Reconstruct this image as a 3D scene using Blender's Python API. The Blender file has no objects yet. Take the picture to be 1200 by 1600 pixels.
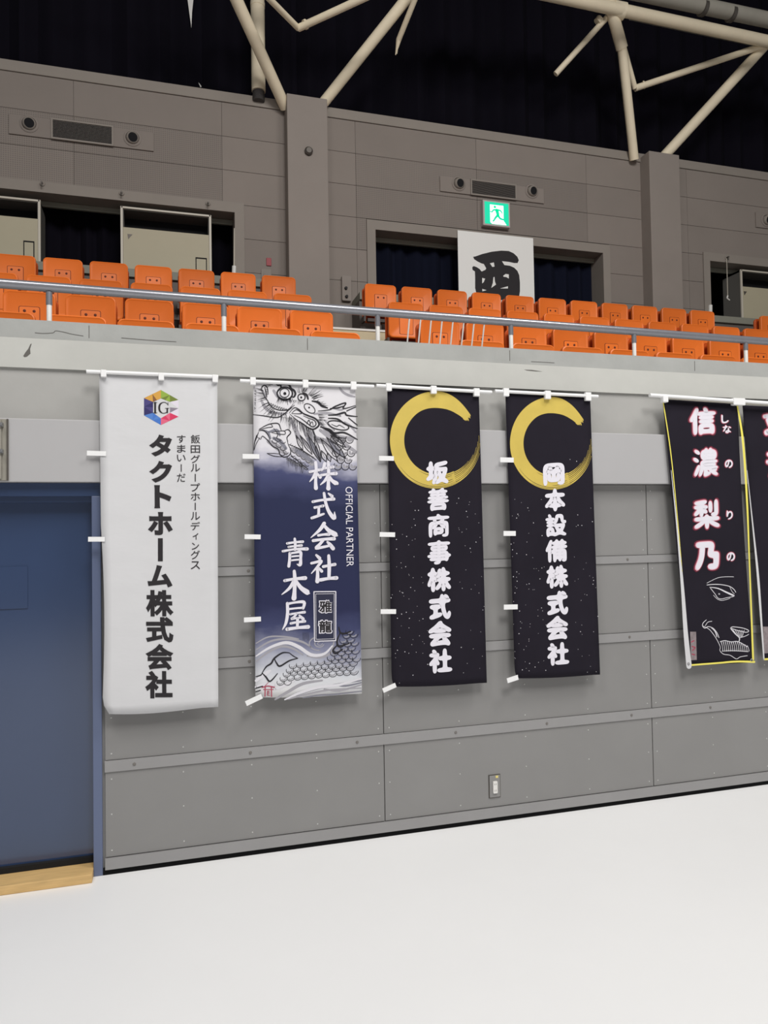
import bpy, bmesh, math, random
from mathutils import Vector, Matrix
random.seed(7)
S = bpy.context.scene
COL = S.collection
# ------------------------------------------------------------------ camera
F, YAW, PITCH, ROLL = 1150.0, 0.28371, 0.02827, -0.01662   # focal length in pixels of a 1200x1600 frame
EYE = 1.765          # eye height above the white floor
D0 = 4.172           # distance from the camera to the arena wall
fw = Vector((math.sin(YAW)*math.cos(PITCH), math.cos(YAW)*math.cos(PITCH), math.sin(PITCH)))
rt = Vector((math.cos(YAW), -math.sin(YAW), 0)); up = rt.cross(fw)
c_, s_ = math.cos(ROLL), math.sin(ROLL)
RT = c_*rt + s_*up; UP = -s_*rt + c_*up
CAM = Vector((0, -D0, EYE))
cd = bpy.data.cameras.new('camera'); co = bpy.data.objects.new('camera', cd); COL.objects.link(co)
M = Matrix(((RT.x, UP.x, -fw.x, CAM.x), (RT.y, UP.y, -fw.y, CAM.y), (RT.z, UP.z, -fw.z, CAM.z), (0, 0, 0, 1)))
co.matrix_world = M
cd.sensor_fit = 'VERTICAL'; cd.sensor_height = 36.0; cd.lens = 36.0*F/1600.0; cd.clip_start = .05; cd.clip_end = 200
S.camera = co

def at(px, py, d):
    """point of the photograph measured on the plane that lies d metres in front of the camera, parallel to the wall"""
    v = RT*((px-600)/F) + UP*(-(py-800)/F) + fw
    v = v*(d/v.y)
    return Vector((v.x, d-D0, v.z+EYE))

# ------------------------------------------------------------------ world, lamps, exposure
w = bpy.data.worlds.new('world'); S.world = w; w.use_nodes = True
w.node_tree.nodes['Background'].inputs[0].default_value = (1.0, .99, .98, 1)
w.node_tree.nodes['Background'].inputs[1].default_value = .155
def area(name, loc, target, size, power, col=(1, .98, .955), sy=None):
    l = bpy.data.lights.new(name, 'AREA'); l.size = size; l.energy = power; l.color = col
    if sy: l.shape = 'RECTANGLE'; l.size_y = sy
    o = bpy.data.objects.new(name, l); COL.objects.link(o); o.location = loc
    o.rotation_euler = (Vector(target)-Vector(loc)).to_track_quat('-Z', 'Y').to_euler()
    return o
area('arena_lamp', (5.2, -3.7, 9.2), (4.4, -2.6, 0), 2.2, 345, sy=2.2)
area('arena_lamp', (-2.6, -4.6, 9.2), (-1.6, -3.2, 0), 2.2, 240, sy=2.2)
area('arena_lamp', (2.0, -9.0, 11.0), (2.6, 0.5, 3), 3.5, 830, sy=3.5)
S.view_settings.view_transform = 'Standard'; S.view_settings.look = 'None'
S.view_settings.exposure = 0.05; S.view_settings.gamma = 1.0; S.view_settings.use_curve_mapping = False

# ------------------------------------------------------------------ materials
def lin(c):
    c /= 255.0
    return c/12.92 if c <= .04045 else ((c+.055)/1.055)**2.4
def rgb(r, g, b, k=1.0): return (min(lin(r)*k, .9), min(lin(g)*k, .9), min(lin(b)*k, .9), 1)
MATS = {}
def mat(name, col, rough=.6, metal=0, emit=0, mottle=0, mscale=3.0, bump=0, bscale=40, spec=.5, rnd=0, stretch=(1, 1, 1), trans=0):
    m = bpy.data.materials.new(name); m.use_nodes = True; N = m.node_tree.nodes; L = m.node_tree.links
    b = N['Principled BSDF']; b.inputs['Base Color'].default_value = col; b.inputs['Roughness'].default_value = rough
    b.inputs['Metallic'].default_value = metal; b.inputs['Specular IOR Level'].default_value = spec
    if emit:
        b.inputs['Emission Color'].default_value = col; b.inputs['Emission Strength'].default_value = emit
    out = None
    if mottle or bump:
        tc = N.new('ShaderNodeTexCoord'); mp = N.new('ShaderNodeMapping'); mp.inputs['Scale'].default_value = stretch
        L.new(tc.outputs['Object'], mp.inputs['Vector'])
    if mottle:
        nz = N.new('ShaderNodeTexNoise'); nz.inputs['Scale'].default_value = mscale; nz.inputs['Detail'].default_value = 5; nz.inputs['Roughness'].default_value = .6
        L.new(mp.outputs[0], nz.inputs['Vector'])
        mr = N.new('ShaderNodeMapRange'); mr.inputs['From Min'].default_value = .3; mr.inputs['From Max'].default_value = .7
        mr.inputs['To Min'].default_value = 1-mottle; mr.inputs['To Max'].default_value = 1+mottle
        L.new(nz.outputs['Fac'], mr.inputs['Value']); out = mr.outputs[0]
    if rnd:
        oi = N.new('ShaderNodeObjectInfo'); r2 = N.new('ShaderNodeMapRange'); r2.inputs['To Min'].default_value = 1-rnd; r2.inputs['To Max'].default_value = 1+rnd
        L.new(oi.outputs['Random'], r2.inputs['Value'])
        if out:
            mu = N.new('ShaderNodeMath'); mu.operation = 'MULTIPLY'; L.new(out, mu.inputs[0]); L.new(r2.outputs[0], mu.inputs[1]); out = mu.outputs[0]
        else: out = r2.outputs[0]
    if out:
        vm = N.new('ShaderNodeVectorMath'); vm.operation = 'SCALE'; vm.inputs[0].default_value = col[:3]
        L.new(out, vm.inputs['Scale']); L.new(vm.outputs[0], b.inputs['Base Color'])
    if bump:
        n2 = N.new('ShaderNodeTexNoise'); n2.inputs['Scale'].default_value = bscale; n2.inputs['Detail'].default_value = 4
        L.new(mp.outputs[0], n2.inputs['Vector'])
        bp = N.new('ShaderNodeBump'); bp.inputs['Strength'].default_value = bump; bp.inputs['Distance'].default_value = .01
        L.new(n2.outputs['Fac'], bp.inputs['Height']); L.new(bp.outputs[0], b.inputs['Normal'])
    MATS[name] = m
    return m
KV = 1/.72           # daylight on upright surfaces: turns a seen tone into a paint tone
mat('floor_white', rgb(247, 246, 244), .45, mottle=.012, mscale=1.2)
mat('panel_grey', rgb(120, 119, 118, KV), .55, mottle=.035, mscale=2.2, rnd=.025)
mat('strip_grey', rgb(130, 129, 129, KV), .55, mottle=.03, mscale=5)
mat('band_grey', rgb(164, 163, 164, 1.2), .55, mottle=.02, mscale=3)
mat('concrete_upper', rgb(156, 155, 152, 1.2), .8, mottle=.06, mscale=2.5, bump=.05, bscale=30)
mat('fascia_paint', rgb(180, 180, 175, 1.0), .75, mottle=.05, mscale=3.5, bump=.06, bscale=18)
mat('coping_mortar', rgb(160, 161, 158, 1.1), .85, mottle=.07, mscale=5, bump=.1, bscale=25)
mat('concrete_chip', rgb(95, 92, 88), .9)
mat('black_gap', (.006, .006, .007, 1), .9)
mat('door_blue', rgb(42, 57, 86, KV), .16, mottle=.05, mscale=1.1, spec=1.0)
mat('frame_blue', rgb(84, 94, 120, KV), .4)
mat('wood', rgb(214, 178, 120), .6, mottle=.12, mscale=6, stretch=(1, 8, 8))
mat('steel', rgb(170, 170, 172), .35, metal=.8)
mat('screw', rgb(200, 200, 198), .35, metal=.3)
mat('bolt_dark', rgb(95, 90, 85), .5, metal=.5)
mat('bolt_grey', rgb(118, 114, 110), .5)
mat('rail_grey', rgb(150, 151, 158), .28, metal=.55, mottle=.04, mscale=8)
mat('white_paint', rgb(232, 230, 226), .5)
mat('white_cloth', rgb(214, 214, 216), .8, mottle=.02, mscale=3, bump=.35, bscale=4, stretch=(1, 1, 2.2))
mat('white_tape', rgb(245, 245, 246), .45)
mat('black_cloth', rgb(29, 26, 34, KV), .85, spec=.15, mottle=.15, mscale=2)
mat('ink_black', rgb(32, 28, 32), .7)
mat('ink_white', rgb(232, 229, 238), .7)
mat('ink_grey', rgb(140, 138, 144, KV), .7)
mat('ink_midgrey', rgb(112, 112, 122, KV), .7)
mat('ink_pale', rgb(222, 220, 226), .7)
mat('ink_line', rgb(30, 28, 35), .7)
mat('ink_gold', rgb(182, 160, 74, KV), .6, mottle=.07, mscale=6)
mat('ink_red', rgb(150, 60, 80, KV), .7)
mat('ink_darkred', rgb(96, 26, 44, KV), .7)
mat('ink_pink', rgb(236, 165, 180), .7)
mat('ink_navy', rgb(30, 32, 54, KV), .7)
mat('stamp_grey', rgb(120, 110, 112, KV), .7, mottle=.25, mscale=30)
mat('yellow_tape', rgb(214, 200, 90, KV), .5)
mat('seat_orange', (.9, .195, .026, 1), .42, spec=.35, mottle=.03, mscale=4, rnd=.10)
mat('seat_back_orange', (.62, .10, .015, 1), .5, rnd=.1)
mat('seat_line', rgb(96, 38, 14), .7)
mat('bracket_dark', rgb(70, 62, 58), .6)
mat('tier_concrete', rgb(190, 178, 150, 1.2), .85, mottle=.06)
mat('tier_dark', rgb(135, 130, 124), .85, mottle=.06)
mat('back_panel', rgb(119, 111, 105, KV), .8, mottle=.03, mscale=2, rnd=.05)
mat('back_wall_paint', rgb(86, 80, 76, KV), .85, mottle=.04)
mat('back_trim', rgb(124, 117, 110, KV), .75, mottle=.03)
mat('column_paint', rgb(126, 118, 112, KV), .75, mottle=.04, mscale=1.5)
mat('curtain_navy', rgb(20, 23, 38), .95, spec=.1)
mat('curtain_black', rgb(17, 15, 24), .95, spec=.1)
mat('dark_inside', (.004, .004, .006, 1), .9)
mat('grille_dark', rgb(40, 36, 34), .6)
mat('grille_slat', rgb(98, 92, 87), .6)
mat('booth_beige', rgb(156, 149, 128, KV), .6, mottle=.02)
mat('booth_frame', rgb(172, 166, 154, KV), .45)
mat('booth_side', rgb(84, 82, 78, KV), .7)
mat('tube_cream', rgb(236, 216, 190, 1.15), .55, mottle=.05, mscale=3)
mat('tube_grey', rgb(150, 146, 136), .6, mottle=.06, mscale=3)
mat('flex_dark', rgb(75, 72, 72), .7)
mat('fire_red', rgb(128, 22, 36, KV), .5)
mat('sign_green', (0.0, .50, .28, 1), .4, emit=.9)
mat('sign_white', (.9, 1.0, .95, 1), .4, emit=1.15)
mat('sign_frame', rgb(190, 180, 178), .5)
mat('paper_white', rgb(240, 232, 226, 1.15), .7)
mat('ledge_grey', rgb(118, 118, 108, KV), .7, mottle=.05)
mat('ledge_dark', rgb(86, 80, 76, KV), .7)
mat('tag_yellow', rgb(232, 214, 130), .6)
mat('ceiling_dark', (.02, .02, .022, 1), .9)
mat('lg_lime', rgb(126, 150, 56, KV), .6); mat('lg_olive', rgb(96, 110, 40, KV), .6)
mat('lg_gold', rgb(184, 138, 58, KV), .6); mat('lg_brown', rgb(116, 76, 40, KV), .6)
mat('lg_navy', rgb(36, 32, 84, KV), .6); mat('lg_violet', rgb(58, 52, 104, KV), .6)
mat('lg_blue', rgb(56, 100, 172, KV), .6); mat('lg_sky', rgb(70, 112, 176, KV), .6)
mat('lg_red', rgb(186, 44, 82, KV), .6); mat('lg_rose', rgb(196, 86, 112, KV), .6)
mat('lg_silver', rgb(196, 190, 200, KV), .6); mat('lg_grey', rgb(120, 112, 124, KV), .6)

def perforate(name, pitch=.026):
    m = MATS[name].copy(); m.name = name+'_perforated'; N = m.node_tree.nodes; L = m.node_tree.links
    b = N['Principled BSDF']; src = b.inputs['Base Color'].links[0].from_socket
    tc = N.new('ShaderNodeTexCoord'); sc = N.new('ShaderNodeVectorMath'); sc.operation = 'SCALE'; sc.inputs['Scale'].default_value = 1/pitch
    L.new(tc.outputs['Object'], sc.inputs[0])
    fr = N.new('ShaderNodeVectorMath'); fr.operation = 'FRACTION'; L.new(sc.outputs[0], fr.inputs[0])
    sb = N.new('ShaderNodeVectorMath'); sb.operation = 'SUBTRACT'; sb.inputs[1].default_value = (.5, .5, .5); L.new(fr.outputs[0], sb.inputs[0])
    ml = N.new('ShaderNodeVectorMath'); ml.operation = 'MULTIPLY'; ml.inputs[1].default_value = (1, 0, 1); L.new(sb.outputs[0], ml.inputs[0])
    ln = N.new('ShaderNodeVectorMath'); ln.operation = 'LENGTH'; L.new(ml.outputs[0], ln.inputs[0])
    mr = N.new('ShaderNodeMapRange'); mr.inputs['From Min'].default_value = .2; mr.inputs['From Max'].default_value = .3
    mr.inputs['To Min'].default_value = .62; mr.inputs['To Max'].default_value = .97; L.new(ln.outputs['Value'], mr.inputs['Value'])
    v = N.new('ShaderNodeVectorMath'); v.operation = 'SCALE'; L.new(src, v.inputs[0]); L.new(mr.outputs[0], v.inputs['Scale'])
    L.new(v.outputs[0], b.inputs['Base Color']); MATS[m.name] = m
perforate('back_panel')

# ------------------------------------------------------------------ mesh helpers
ORG = {}
class MB:
    def __init__(s): s.v = []; s.f = []
    def add(s, vs, fs):
        k = len(s.v); s.v += [Vector(q) for q in vs]; s.f += [tuple(i+k for i in f) for f in fs]; return s
    def box(s, x0, x1, y0, y1, z0, z1):
        return s.add([(x0, y0, z0), (x1, y0, z0), (x1, y1, z0), (x0, y1, z0), (x0, y0, z1), (x1, y0, z1), (x1, y1, z1), (x0, y1, z1)],
                     [(0, 3, 2, 1), (4, 5, 6, 7), (0, 1, 5, 4), (1, 2, 6, 5), (2, 3, 7, 6), (3, 0, 4, 7)])
    def tube(s, a, b, r, r2=None, n=12, caps=True):
        a = Vector(a); b = Vector(b); d = (b-a).normalized(); r2 = r if r2 is None else r2
        u = d.orthogonal().normalized(); w_ = d.cross(u); vs = []; fs = []
        for q, rr in ((a, r), (b, r2)):
            for i in range(n):
                t = 2*math.pi*i/n; vs.append(q+u*(math.cos(t)*rr)+w_*(math.sin(t)*rr))
        for i in range(n): j = (i+1) % n; fs.append((i, j, n+j, n+i))
        if caps: fs.append(tuple(range(n-1, -1, -1))); fs.append(tuple(range(n, 2*n)))
        return s.add(vs, fs)
    def prism(s, pts, y0, y1):
        """outline of (x, z) pairs pushed from y0 (front) to y1 (back)"""
        n = len(pts); vs = [(x, y0, z) for x, z in pts]+[(x, y1, z) for x, z in pts]
        fs = [tuple(range(n)), tuple(range(2*n-1, n-1, -1))]+[(i, n+i, n+(i+1) % n, (i+1) % n) for i in range(n)]
        return s.add(vs, fs)
    def lathe(s, prof, c, axis=(0, -1, 0), n=20):
        """profile of (radius, distance along axis)"""
        a = Vector(axis).normalized(); u = a.orthogonal().normalized(); w_ = a.cross(u); c = Vector(c); vs = []; fs = []
        for r, h in prof:
            for i in range(n):
                t = 2*math.pi*i/n; vs.append(c+a*h+u*(math.cos(t)*r)+w_*(math.sin(t)*r))
        for k in range(len(prof)-1):
            for i in range(n): j = (i+1) % n; fs.append((k*n+i, k*n+j, (k+1)*n+j, (k+1)*n+i))
        return s.add(vs, fs)
def rounded(x0, x1, z0, z1, r, n=4):
    p = []
    for cx, cz, a0 in ((x1-r, z0+r, -90), (x1-r, z1-r, 0), (x0+r, z1-r, 90), (x0+r, z0+r, 180)):
        for i in range(n+1):
            t = math.radians(a0+90*i/n); p.append((cx+r*math.cos(t), cz+r*math.sin(t)))
    return p
def obj(name, mb, m, parent=None, kind=None, label=None, smooth=False, cat=None, group=None, fixn=True, bevel=0):
    o_ = ORG.get(parent.name, Vector()) if parent else Vector()
    me = bpy.data.meshes.new(name); me.from_pydata([tuple(v-o_) for v in mb.v], [], mb.f); me.update()
    if fixn:
        bm = bmesh.new(); bm.from_mesh(me); bmesh.ops.recalc_face_normals(bm, faces=bm.faces); bm.to_mesh(me); bm.free()
    if isinstance(m, str): m = MATS[m]
    me.materials.append(m)
    if smooth: me.polygons.foreach_set('use_smooth', [True]*len(me.polygons))
    o = bpy.data.objects.new(name, me); COL.objects.link(o)
    if parent: o.parent = parent; ORG[o.name] = o_
    if smooth:
        try: me.set_sharp_from_angle(angle=math.radians(40))
        except Exception: pass
    if bevel:
        md = o.modifiers.new('bevel', 'BEVEL'); md.width = bevel; md.segments = 2; md.limit_method = 'ANGLE'
    return tag(o, label, cat, group, kind)
def tag(o, label=None, cat=None, group=None, kind=None):
    if label: o['label'] = label
    if cat: o['category'] = cat
    if group: o['group'] = group
    if kind: o['kind'] = kind
    return o
def thing(name, label, cat, loc=(0, 0, 0), group=None, kind=None):
    o = bpy.data.objects.new(name, None); COL.objects.link(o); o.location = loc; o.empty_display_size = .1
    ORG[o.name] = Vector(loc)
    return tag(o, label, cat, group, kind)
def copy_tree(o, parent=None):
    c = o.copy(); COL.objects.link(c)
    if parent: c.parent = parent
    for ch in o.children: copy_tree(ch, c)
    return c
def subtract(cells, hole):
    out = []; hx0, hx1, hz0, hz1 = hole
    for x0, x1, z0, z1 in cells:
        if hx0 >= x1 or hx1 <= x0 or hz0 >= z1 or hz1 <= z0: out.append((x0, x1, z0, z1)); continue
        if hx0 > x0: out.append((x0, hx0, z0, z1))
        if hx1 < x1: out.append((hx1, x1, z0, z1))
        a, b = max(x0, hx0), min(x1, hx1)
        if hz1 < z1: out.append((a, b, hz1, z1))
        if hz0 > z0: out.append((a, b, z0, hz0))
    return [c for c in out if c[1]-c[0] > .03 and c[3]-c[2] > .03]

# ================================================================== SETTING: arena floor and wall
XL, XR = -3.2, 7.6
mb = MB().box(-9, 16, -16, -.012, -.08, 0)
obj('floor', mb, 'floor_white', kind='structure', label='white arena floor')
obj('ceiling', MB().box(-14, 22, -24, 6.6, 14.0, 14.2), 'ceiling_dark', kind='structure')
DX = -.350                                    # right edge of the door frame
wall = obj('wall_front', MB().box(DX, XR, .012, .30, .0, 2.66).box(XL, DX, .012, .30, 2.05, 2.66), 'panel_grey', kind='structure', label='grey panelled arena wall')
obj('shadow_gap', MB().box(DX, XR, .004, .012, -.02, .03), 'black_gap', wall)
seams = [DX+.012, 1.192, 3.018, 4.843, 6.669, XR]
rows = [(.084, .530), (.588, 1.035), (1.090, 1.5415), (1.590, 2.052)]
for z0, z1 in rows:
    for i in range(len(seams)-1):
        x0, x1 = seams[i]+.003, seams[i+1]-.003
        p = obj('panel', MB().box(x0, x1, 0, .012, z0+.003, z1-.001), 'panel_grey', wall)
        sc = MB(); n = 5 if x1-x0 > 1.2 else 3
        for a in range(n):
            for zz in (z0+.035, (z0+z1)/2, z1-.04):
                sx = x0+.03+(x1-x0-.06)*a/(n-1)
                sc.lathe([(.0045, 0), (.0035, .002), (0, .0025)], (sx, 0, zz), n=8)
        obj('screw_heads', sc, 'screw', p, kind='stuff')
for z0, z1 in ((.530, .588), (1.035, 1.090), (1.5415, 1.590)):
    s0 = obj('strip', MB().box(DX+.012, XR, -.008, .012, z0, z1), 'strip_grey', wall)
    bl = MB()
    for k in range(13):
        bl.lathe([(.009, 0), (.0075, .003), (0, .004)], (DX+.16+k*.61, -.008, (z0+z1)/2), n=10)
    obj('strip_bolts', bl, 'bolt_grey', s0, kind='stuff')
obj('baseboard_front', MB().box(DX+.012, XR, -.010, .012, .024, .082), 'strip_grey', kind='structure')
obj('trim_1', MB().box(XL, XR, -.055, .011, 2.055, 2.381), 'band_grey', kind='structure', label='pale grey beam across the wall', bevel=.004)
obj('trim_2', MB().box(XL, XR, 0.0, .011, 2.382, 2.66), 'concrete_upper', kind='structure')
# sloping balcony edge and its coping
f = MB(); z0, z1, z2 = 2.652, 2.819, 2.917
pr = [(-.015, z0), (.035, z1), (.041, z1+.002), (.041, z2-.006), (.049, z2), (.24, z2), (.24, z0)]
n = len(pr); f.add([(XL, y, z) for y, z in pr]+[(XR, y, z) for y, z in pr], [tuple(range(n)), tuple(range(2*n-1, n-1, -1))]+[(i, n+i, n+(i+1) % n, (i+1) % n) for i in range(n)])
fas = obj('trim_3', f, 'fascia_paint', kind='structure', label='pale concrete balcony edge')
cop = obj('coping', MB().box(XL, XR, .039, .055, z1+.001, z2+.002), 'coping_mortar', fas)
jt = MB()
for px in (138, 482, 800, 1090):
    a = at(px, 518, D0); jt.box(a.x-.0015, a.x+.0015, .0375, .039, 2.838, 2.905)
obj('joint_lines', jt, 'concrete_chip', fas, kind='stuff')
def ribbon(pts, y, conv=None, seg=6, cap=True):
    """brush stroke of (x, z, half width) points -> flat mesh facing the room"""
    P = [Vector(p) for p in pts]; n = len(P); C = []
    if n == 2: C = [P[0].lerp(P[1], i/3) for i in range(4)]
    else:
        for i in range(n-1):
            a, b, c, d = P[max(i-1, 0)], P[i], P[i+1], P[min(i+2, n-1)]
            for k in range(seg):
                t = k/seg
                C.append(.5*((2*b)+(c-a)*t+(2*a-5*b+4*c-d)*t*t+(3*b-a-3*c+d)*t**3))
        C.append(P[-1])
    mb = MB(); L = []; R = []
    for i, c in enumerate(C):
        d = C[min(i+1, len(C)-1)]-C[max(i-1, 0)]; l = math.hypot(d.x, d.y) or 1e-9
        nx, nz = -d.y/l, d.x/l; h = max(c.z, 1e-5)
        L.append((c.x+nx*h, y, c.y+nz*h)); R.append((c.x-nx*h, y, c.y-nz*h))
    k = len(C); mb.add(L+R, [(i, i+1, k+i+1, k+i) for i in range(k-1)])
    if cap:
        for q in (C[0], C[-1]):
            if q.z > .0012:
                m_ = 10; mb.add([(q.x+q.z*math.cos(2*math.pi*i/m_), y, q.y+q.z*math.sin(2*math.pi*i/m_)) for i in range(m_)], [tuple(range(m_))])
    return mb
def merge(*ms):
    r = MB()
    for m_ in ms: r.add(m_.v, m_.f)
    return r
ck = MB()
def crack(pxs, wd, d, yo):
    q = [at(a, b, d) for a, b in pxs]
    ck.add(*(lambda r: (r.v, r.f))(ribbon([(v.x, v.z, wd) for v in q], yo)))
crack([(55, 520), (68, 521), (83, 520), (87, 517), (100, 519), (112, 522), (130, 525)], .0014, D0+.039, .0378)
crack([(190, 528), (214, 530), (240, 532), (275, 534)], .0014, D0+.039, .0378)
crack([(830, 565), (850, 566), (866, 567)], .0014, D0+.039, .0378)
obj('crack_lines', ck, 'concrete_chip', fas, kind='stuff')
ck = MB()
def chip(pts, name):
    v = []
    for a, b in pts:
        q = at(a, b, D0+.015); v.append((q.x, q.z))
    zz = sum(b for a, b in v)/len(v); yy = lambda z: -.015+.05*(z-z0)/(z1-z0)
    k = len(v); m_ = MB().add([(a, yy(b)-.001, b) for a, b in v]+[(a, yy(b)+.004, b) for a, b in v], [tuple(range(k))]+[(i, k+i, k+(i+1) % k, (i+1) % k) for i in range(k)])
    obj(name, m_, 'concrete_chip', fas)
chip([(37, 557), (40, 551), (44, 545), (47, 537), (49, 536), (47, 545), (48, 553), (43, 558), (39, 559)], 'chipped_patch')
chip([(820, 577), (832, 577.5), (848, 580), (838, 580), (824, 578.5)], 'chipped_patch')
# blue door at the left
DB = obj('door_1', MB().box(XL, DX-.045, .085, .12, .045, 2.0), 'door_blue', kind='structure', label='blue steel door')
obj('door_header', MB().box(XL, DX, -.01, .12, 1.985, 2.053).box(XL, DX-.04, .02, .12, 1.955, 1.985), 'door_blue', DB)
obj('door_jamb', MB().box(DX-.045, DX, -.012, .12, 0, 1.985), 'frame_blue', DB, bevel=.003)
obj('bottom_rail', MB().box(XL, DX-.05, .06, .085, .046, .075), 'black_gap', DB)
obj('push_plate', MB().box(-1.15, -.72, .080, .085, 1.40, 1.62), 'door_blue', DB)
obj('trim_4', MB().box(XL, DX-.045, -.085, .09, 0.0, .045), 'wood', kind='structure', label='pale wooden door sill', bevel=.004)
# metal bracket box on the beam, far left
a = at(14, 655, D0-.05); b = at(14, 757, D0-.05)
t = thing('junction_box', 'grey metal box with clips on the pale beam at far left', 'metal box', (a.x-.12, -.056, 2.06))
obj('housing', MB().box(a.x-.25, a.x, -.062, -.056, 2.062, 2.375), 'tube_grey', t, bevel=.002)
obj('pipe', MB().tube((a.x-.04, -.072, 2.07), (a.x-.04, -.072, 2.37), .010), 'tube_grey', t, smooth=True)
for zz in (2.345, 2.21): obj('clip', MB().box(a.x-.055, a.x-.022, -.088, -.062, zz-.012, zz+.008).tube((a.x-.03, -.088, zz), (a.x-.03, -.096, zz), .008), 'steel', t)
obj('rim', MB().box(a.x-.008, a.x, -.068, -.062, 2.062, 2.375), 'bolt_dark', t)
# socket low on the wall
a = at(764, 1212, D0); b = at(781, 1244, D0)
t = thing('wall_socket', 'white double power socket on steel plate low on grey wall', 'socket', ((a.x+b.x)/2, 0, b.z))
obj('back_plate', MB().box(a.x-.004, b.x+.004, -.003, 0, b.z-.004, a.z+.004), 'bolt_dark', t)
obj('face_plate', MB().box(a.x, b.x, -.008, -.003, b.z, a.z), 'panel_grey', t, bevel=.002)
cx = (a.x+b.x)/2; zc = (a.z+b.z)/2-.004
so = obj('receptacle', MB().prism(rounded(cx-.014, cx+.014, zc-.036, zc+.036, .004), -.016, -.008), 'white_paint', t)
sl = MB()
for dz in (-.019, .019):
    for dx in (-.005, .005): sl.box(cx+dx-.001, cx+dx+.001, -.0165, -.016, zc+dz-.005, zc+dz+.005)
obj('slots', sl, 'ink_black', so, kind='stuff')
obj('yellow_tag', MB().box(cx+.006, cx+.022, -.009, -.008, a.z-.016, a.z-.002), 'tag_yellow', t)

# ================================================================== railing on the balcony edge
yr = .11; zr = at(600, 489, D0+yr).z
t = thing('balcony_railing', 'grey tube handrail on short posts along the balcony edge', 'railing', (1.5, yr, z2))
obj('handrail', MB().tube((XL, yr, zr+.005*(1.8-XL)), (XR, yr, zr+.005*(1.8-XR)), .026, n=16), 'rail_grey', t, smooth=True)
for px in (77, 350, 590, 798, 990, 1164):
    x = at(px, 510, D0+yr).x
    po = obj('post', MB().tube((x, yr, z2-.002), (x, yr, zr-.04), .0135, n=12), 'white_paint', t, smooth=True)
    obj('collar', MB().tube((x, yr, zr-.085), (x, yr, zr-.015), .0165, n=12), 'rail_grey', po, smooth=True)
# leaning white bars of the stair guard
dg = D0+.55
t = thing('slatted_guard', 'small white barred guard leaning behind the handrail, in front of the orange seats', 'guard rail', (at(700, 530, dg).x, dg-D0, 2.75))
tops = [640, 657.5, 674, 691, 708, 725, 741, 757]
for i, px in enumerate(tops):
    a = at(px, 494+i*1.2, dg); b = at(px-4.5, 545, dg+.03)
    obj('bar', MB().tube(b, a, .0055, n=8), 'white_paint', t, smooth=True)
a = at(636, 496, dg); b = at(762, 506, dg); obj('top_bar', MB().tube(a, b, .007, n=8), 'white_paint', t, smooth=True)
a = at(630, 545, dg+.03); b = at(758, 555, dg+.03); obj('bottom_bar', MB().tube(a, b, .007, n=8), 'white_paint', t, smooth=True)

# ================================================================== seating tiers
ROWS = {'front': (5.70, .2832), 'second': (6.70, .3100), 'third': (7.75, .3315), 'back': (8.75, .3550)}   # distance of the seat fronts, slope of the seat tops
ZT = {k: EYE+d*s for k, (d, s) in ROWS.items()}
tz = {k: z-.80 for k, z in ZT.items()}
names = ['front', 'second', 'third', 'back']
tm = MB()
edges = [D0+.24-.002]+[ROWS[k][0]-.32 for k in names[1:]]+[9.30]
terr = thing('trim_5', 'stepped concrete seating tiers', None, (3, 1, 2.5), kind='structure')
for i, k in enumerate(names):
    y0 = edges[i]-D0; y1 = edges[i+1]-D0
    st = obj('tier', MB().box(XL-1, 15, y0, y1+.2, tz[k]-.55, tz[k]), 'tier_dark', terr)
    obj('nosing', MB().box(XL-1, 15, y0-.012, y0+.05, tz[k]-.03, tz[k]+.003), 'tier_concrete', terr)
# aisle steps between the two blocks
aisle = thing('aisle_steps', 'beige concrete steps in the gap between the two seat blocks', 'steps', (1.95, 1, 2.5))
for i, k in enumerate(names[1:]):
    y0 = edges[i+1]-D0
    for h in (0, 1):
        zt = tz[names[i]]+(tz[k]-tz[names[i]])*(h+1)/2 if h == 0 else tz[k]+.004
        obj('step', MB().box(1.55, 2.30, y0-.30+h*.30-.014, y0+h*.3+.30, zt-.27, zt), 'tier_concrete', aisle, bevel=.006)
yy0 = 8.43-D0-.02; obj('step', MB().box(1.55, 2.62, yy0, yy0+.25, 3.9, 4.17), 'tier_concrete', aisle, bevel=.004)
obj('nosing', MB().box(1.55, 2.62, yy0-.012, yy0+.06, 4.17, 4.195), 'white_paint', aisle, bevel=.003)

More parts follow.
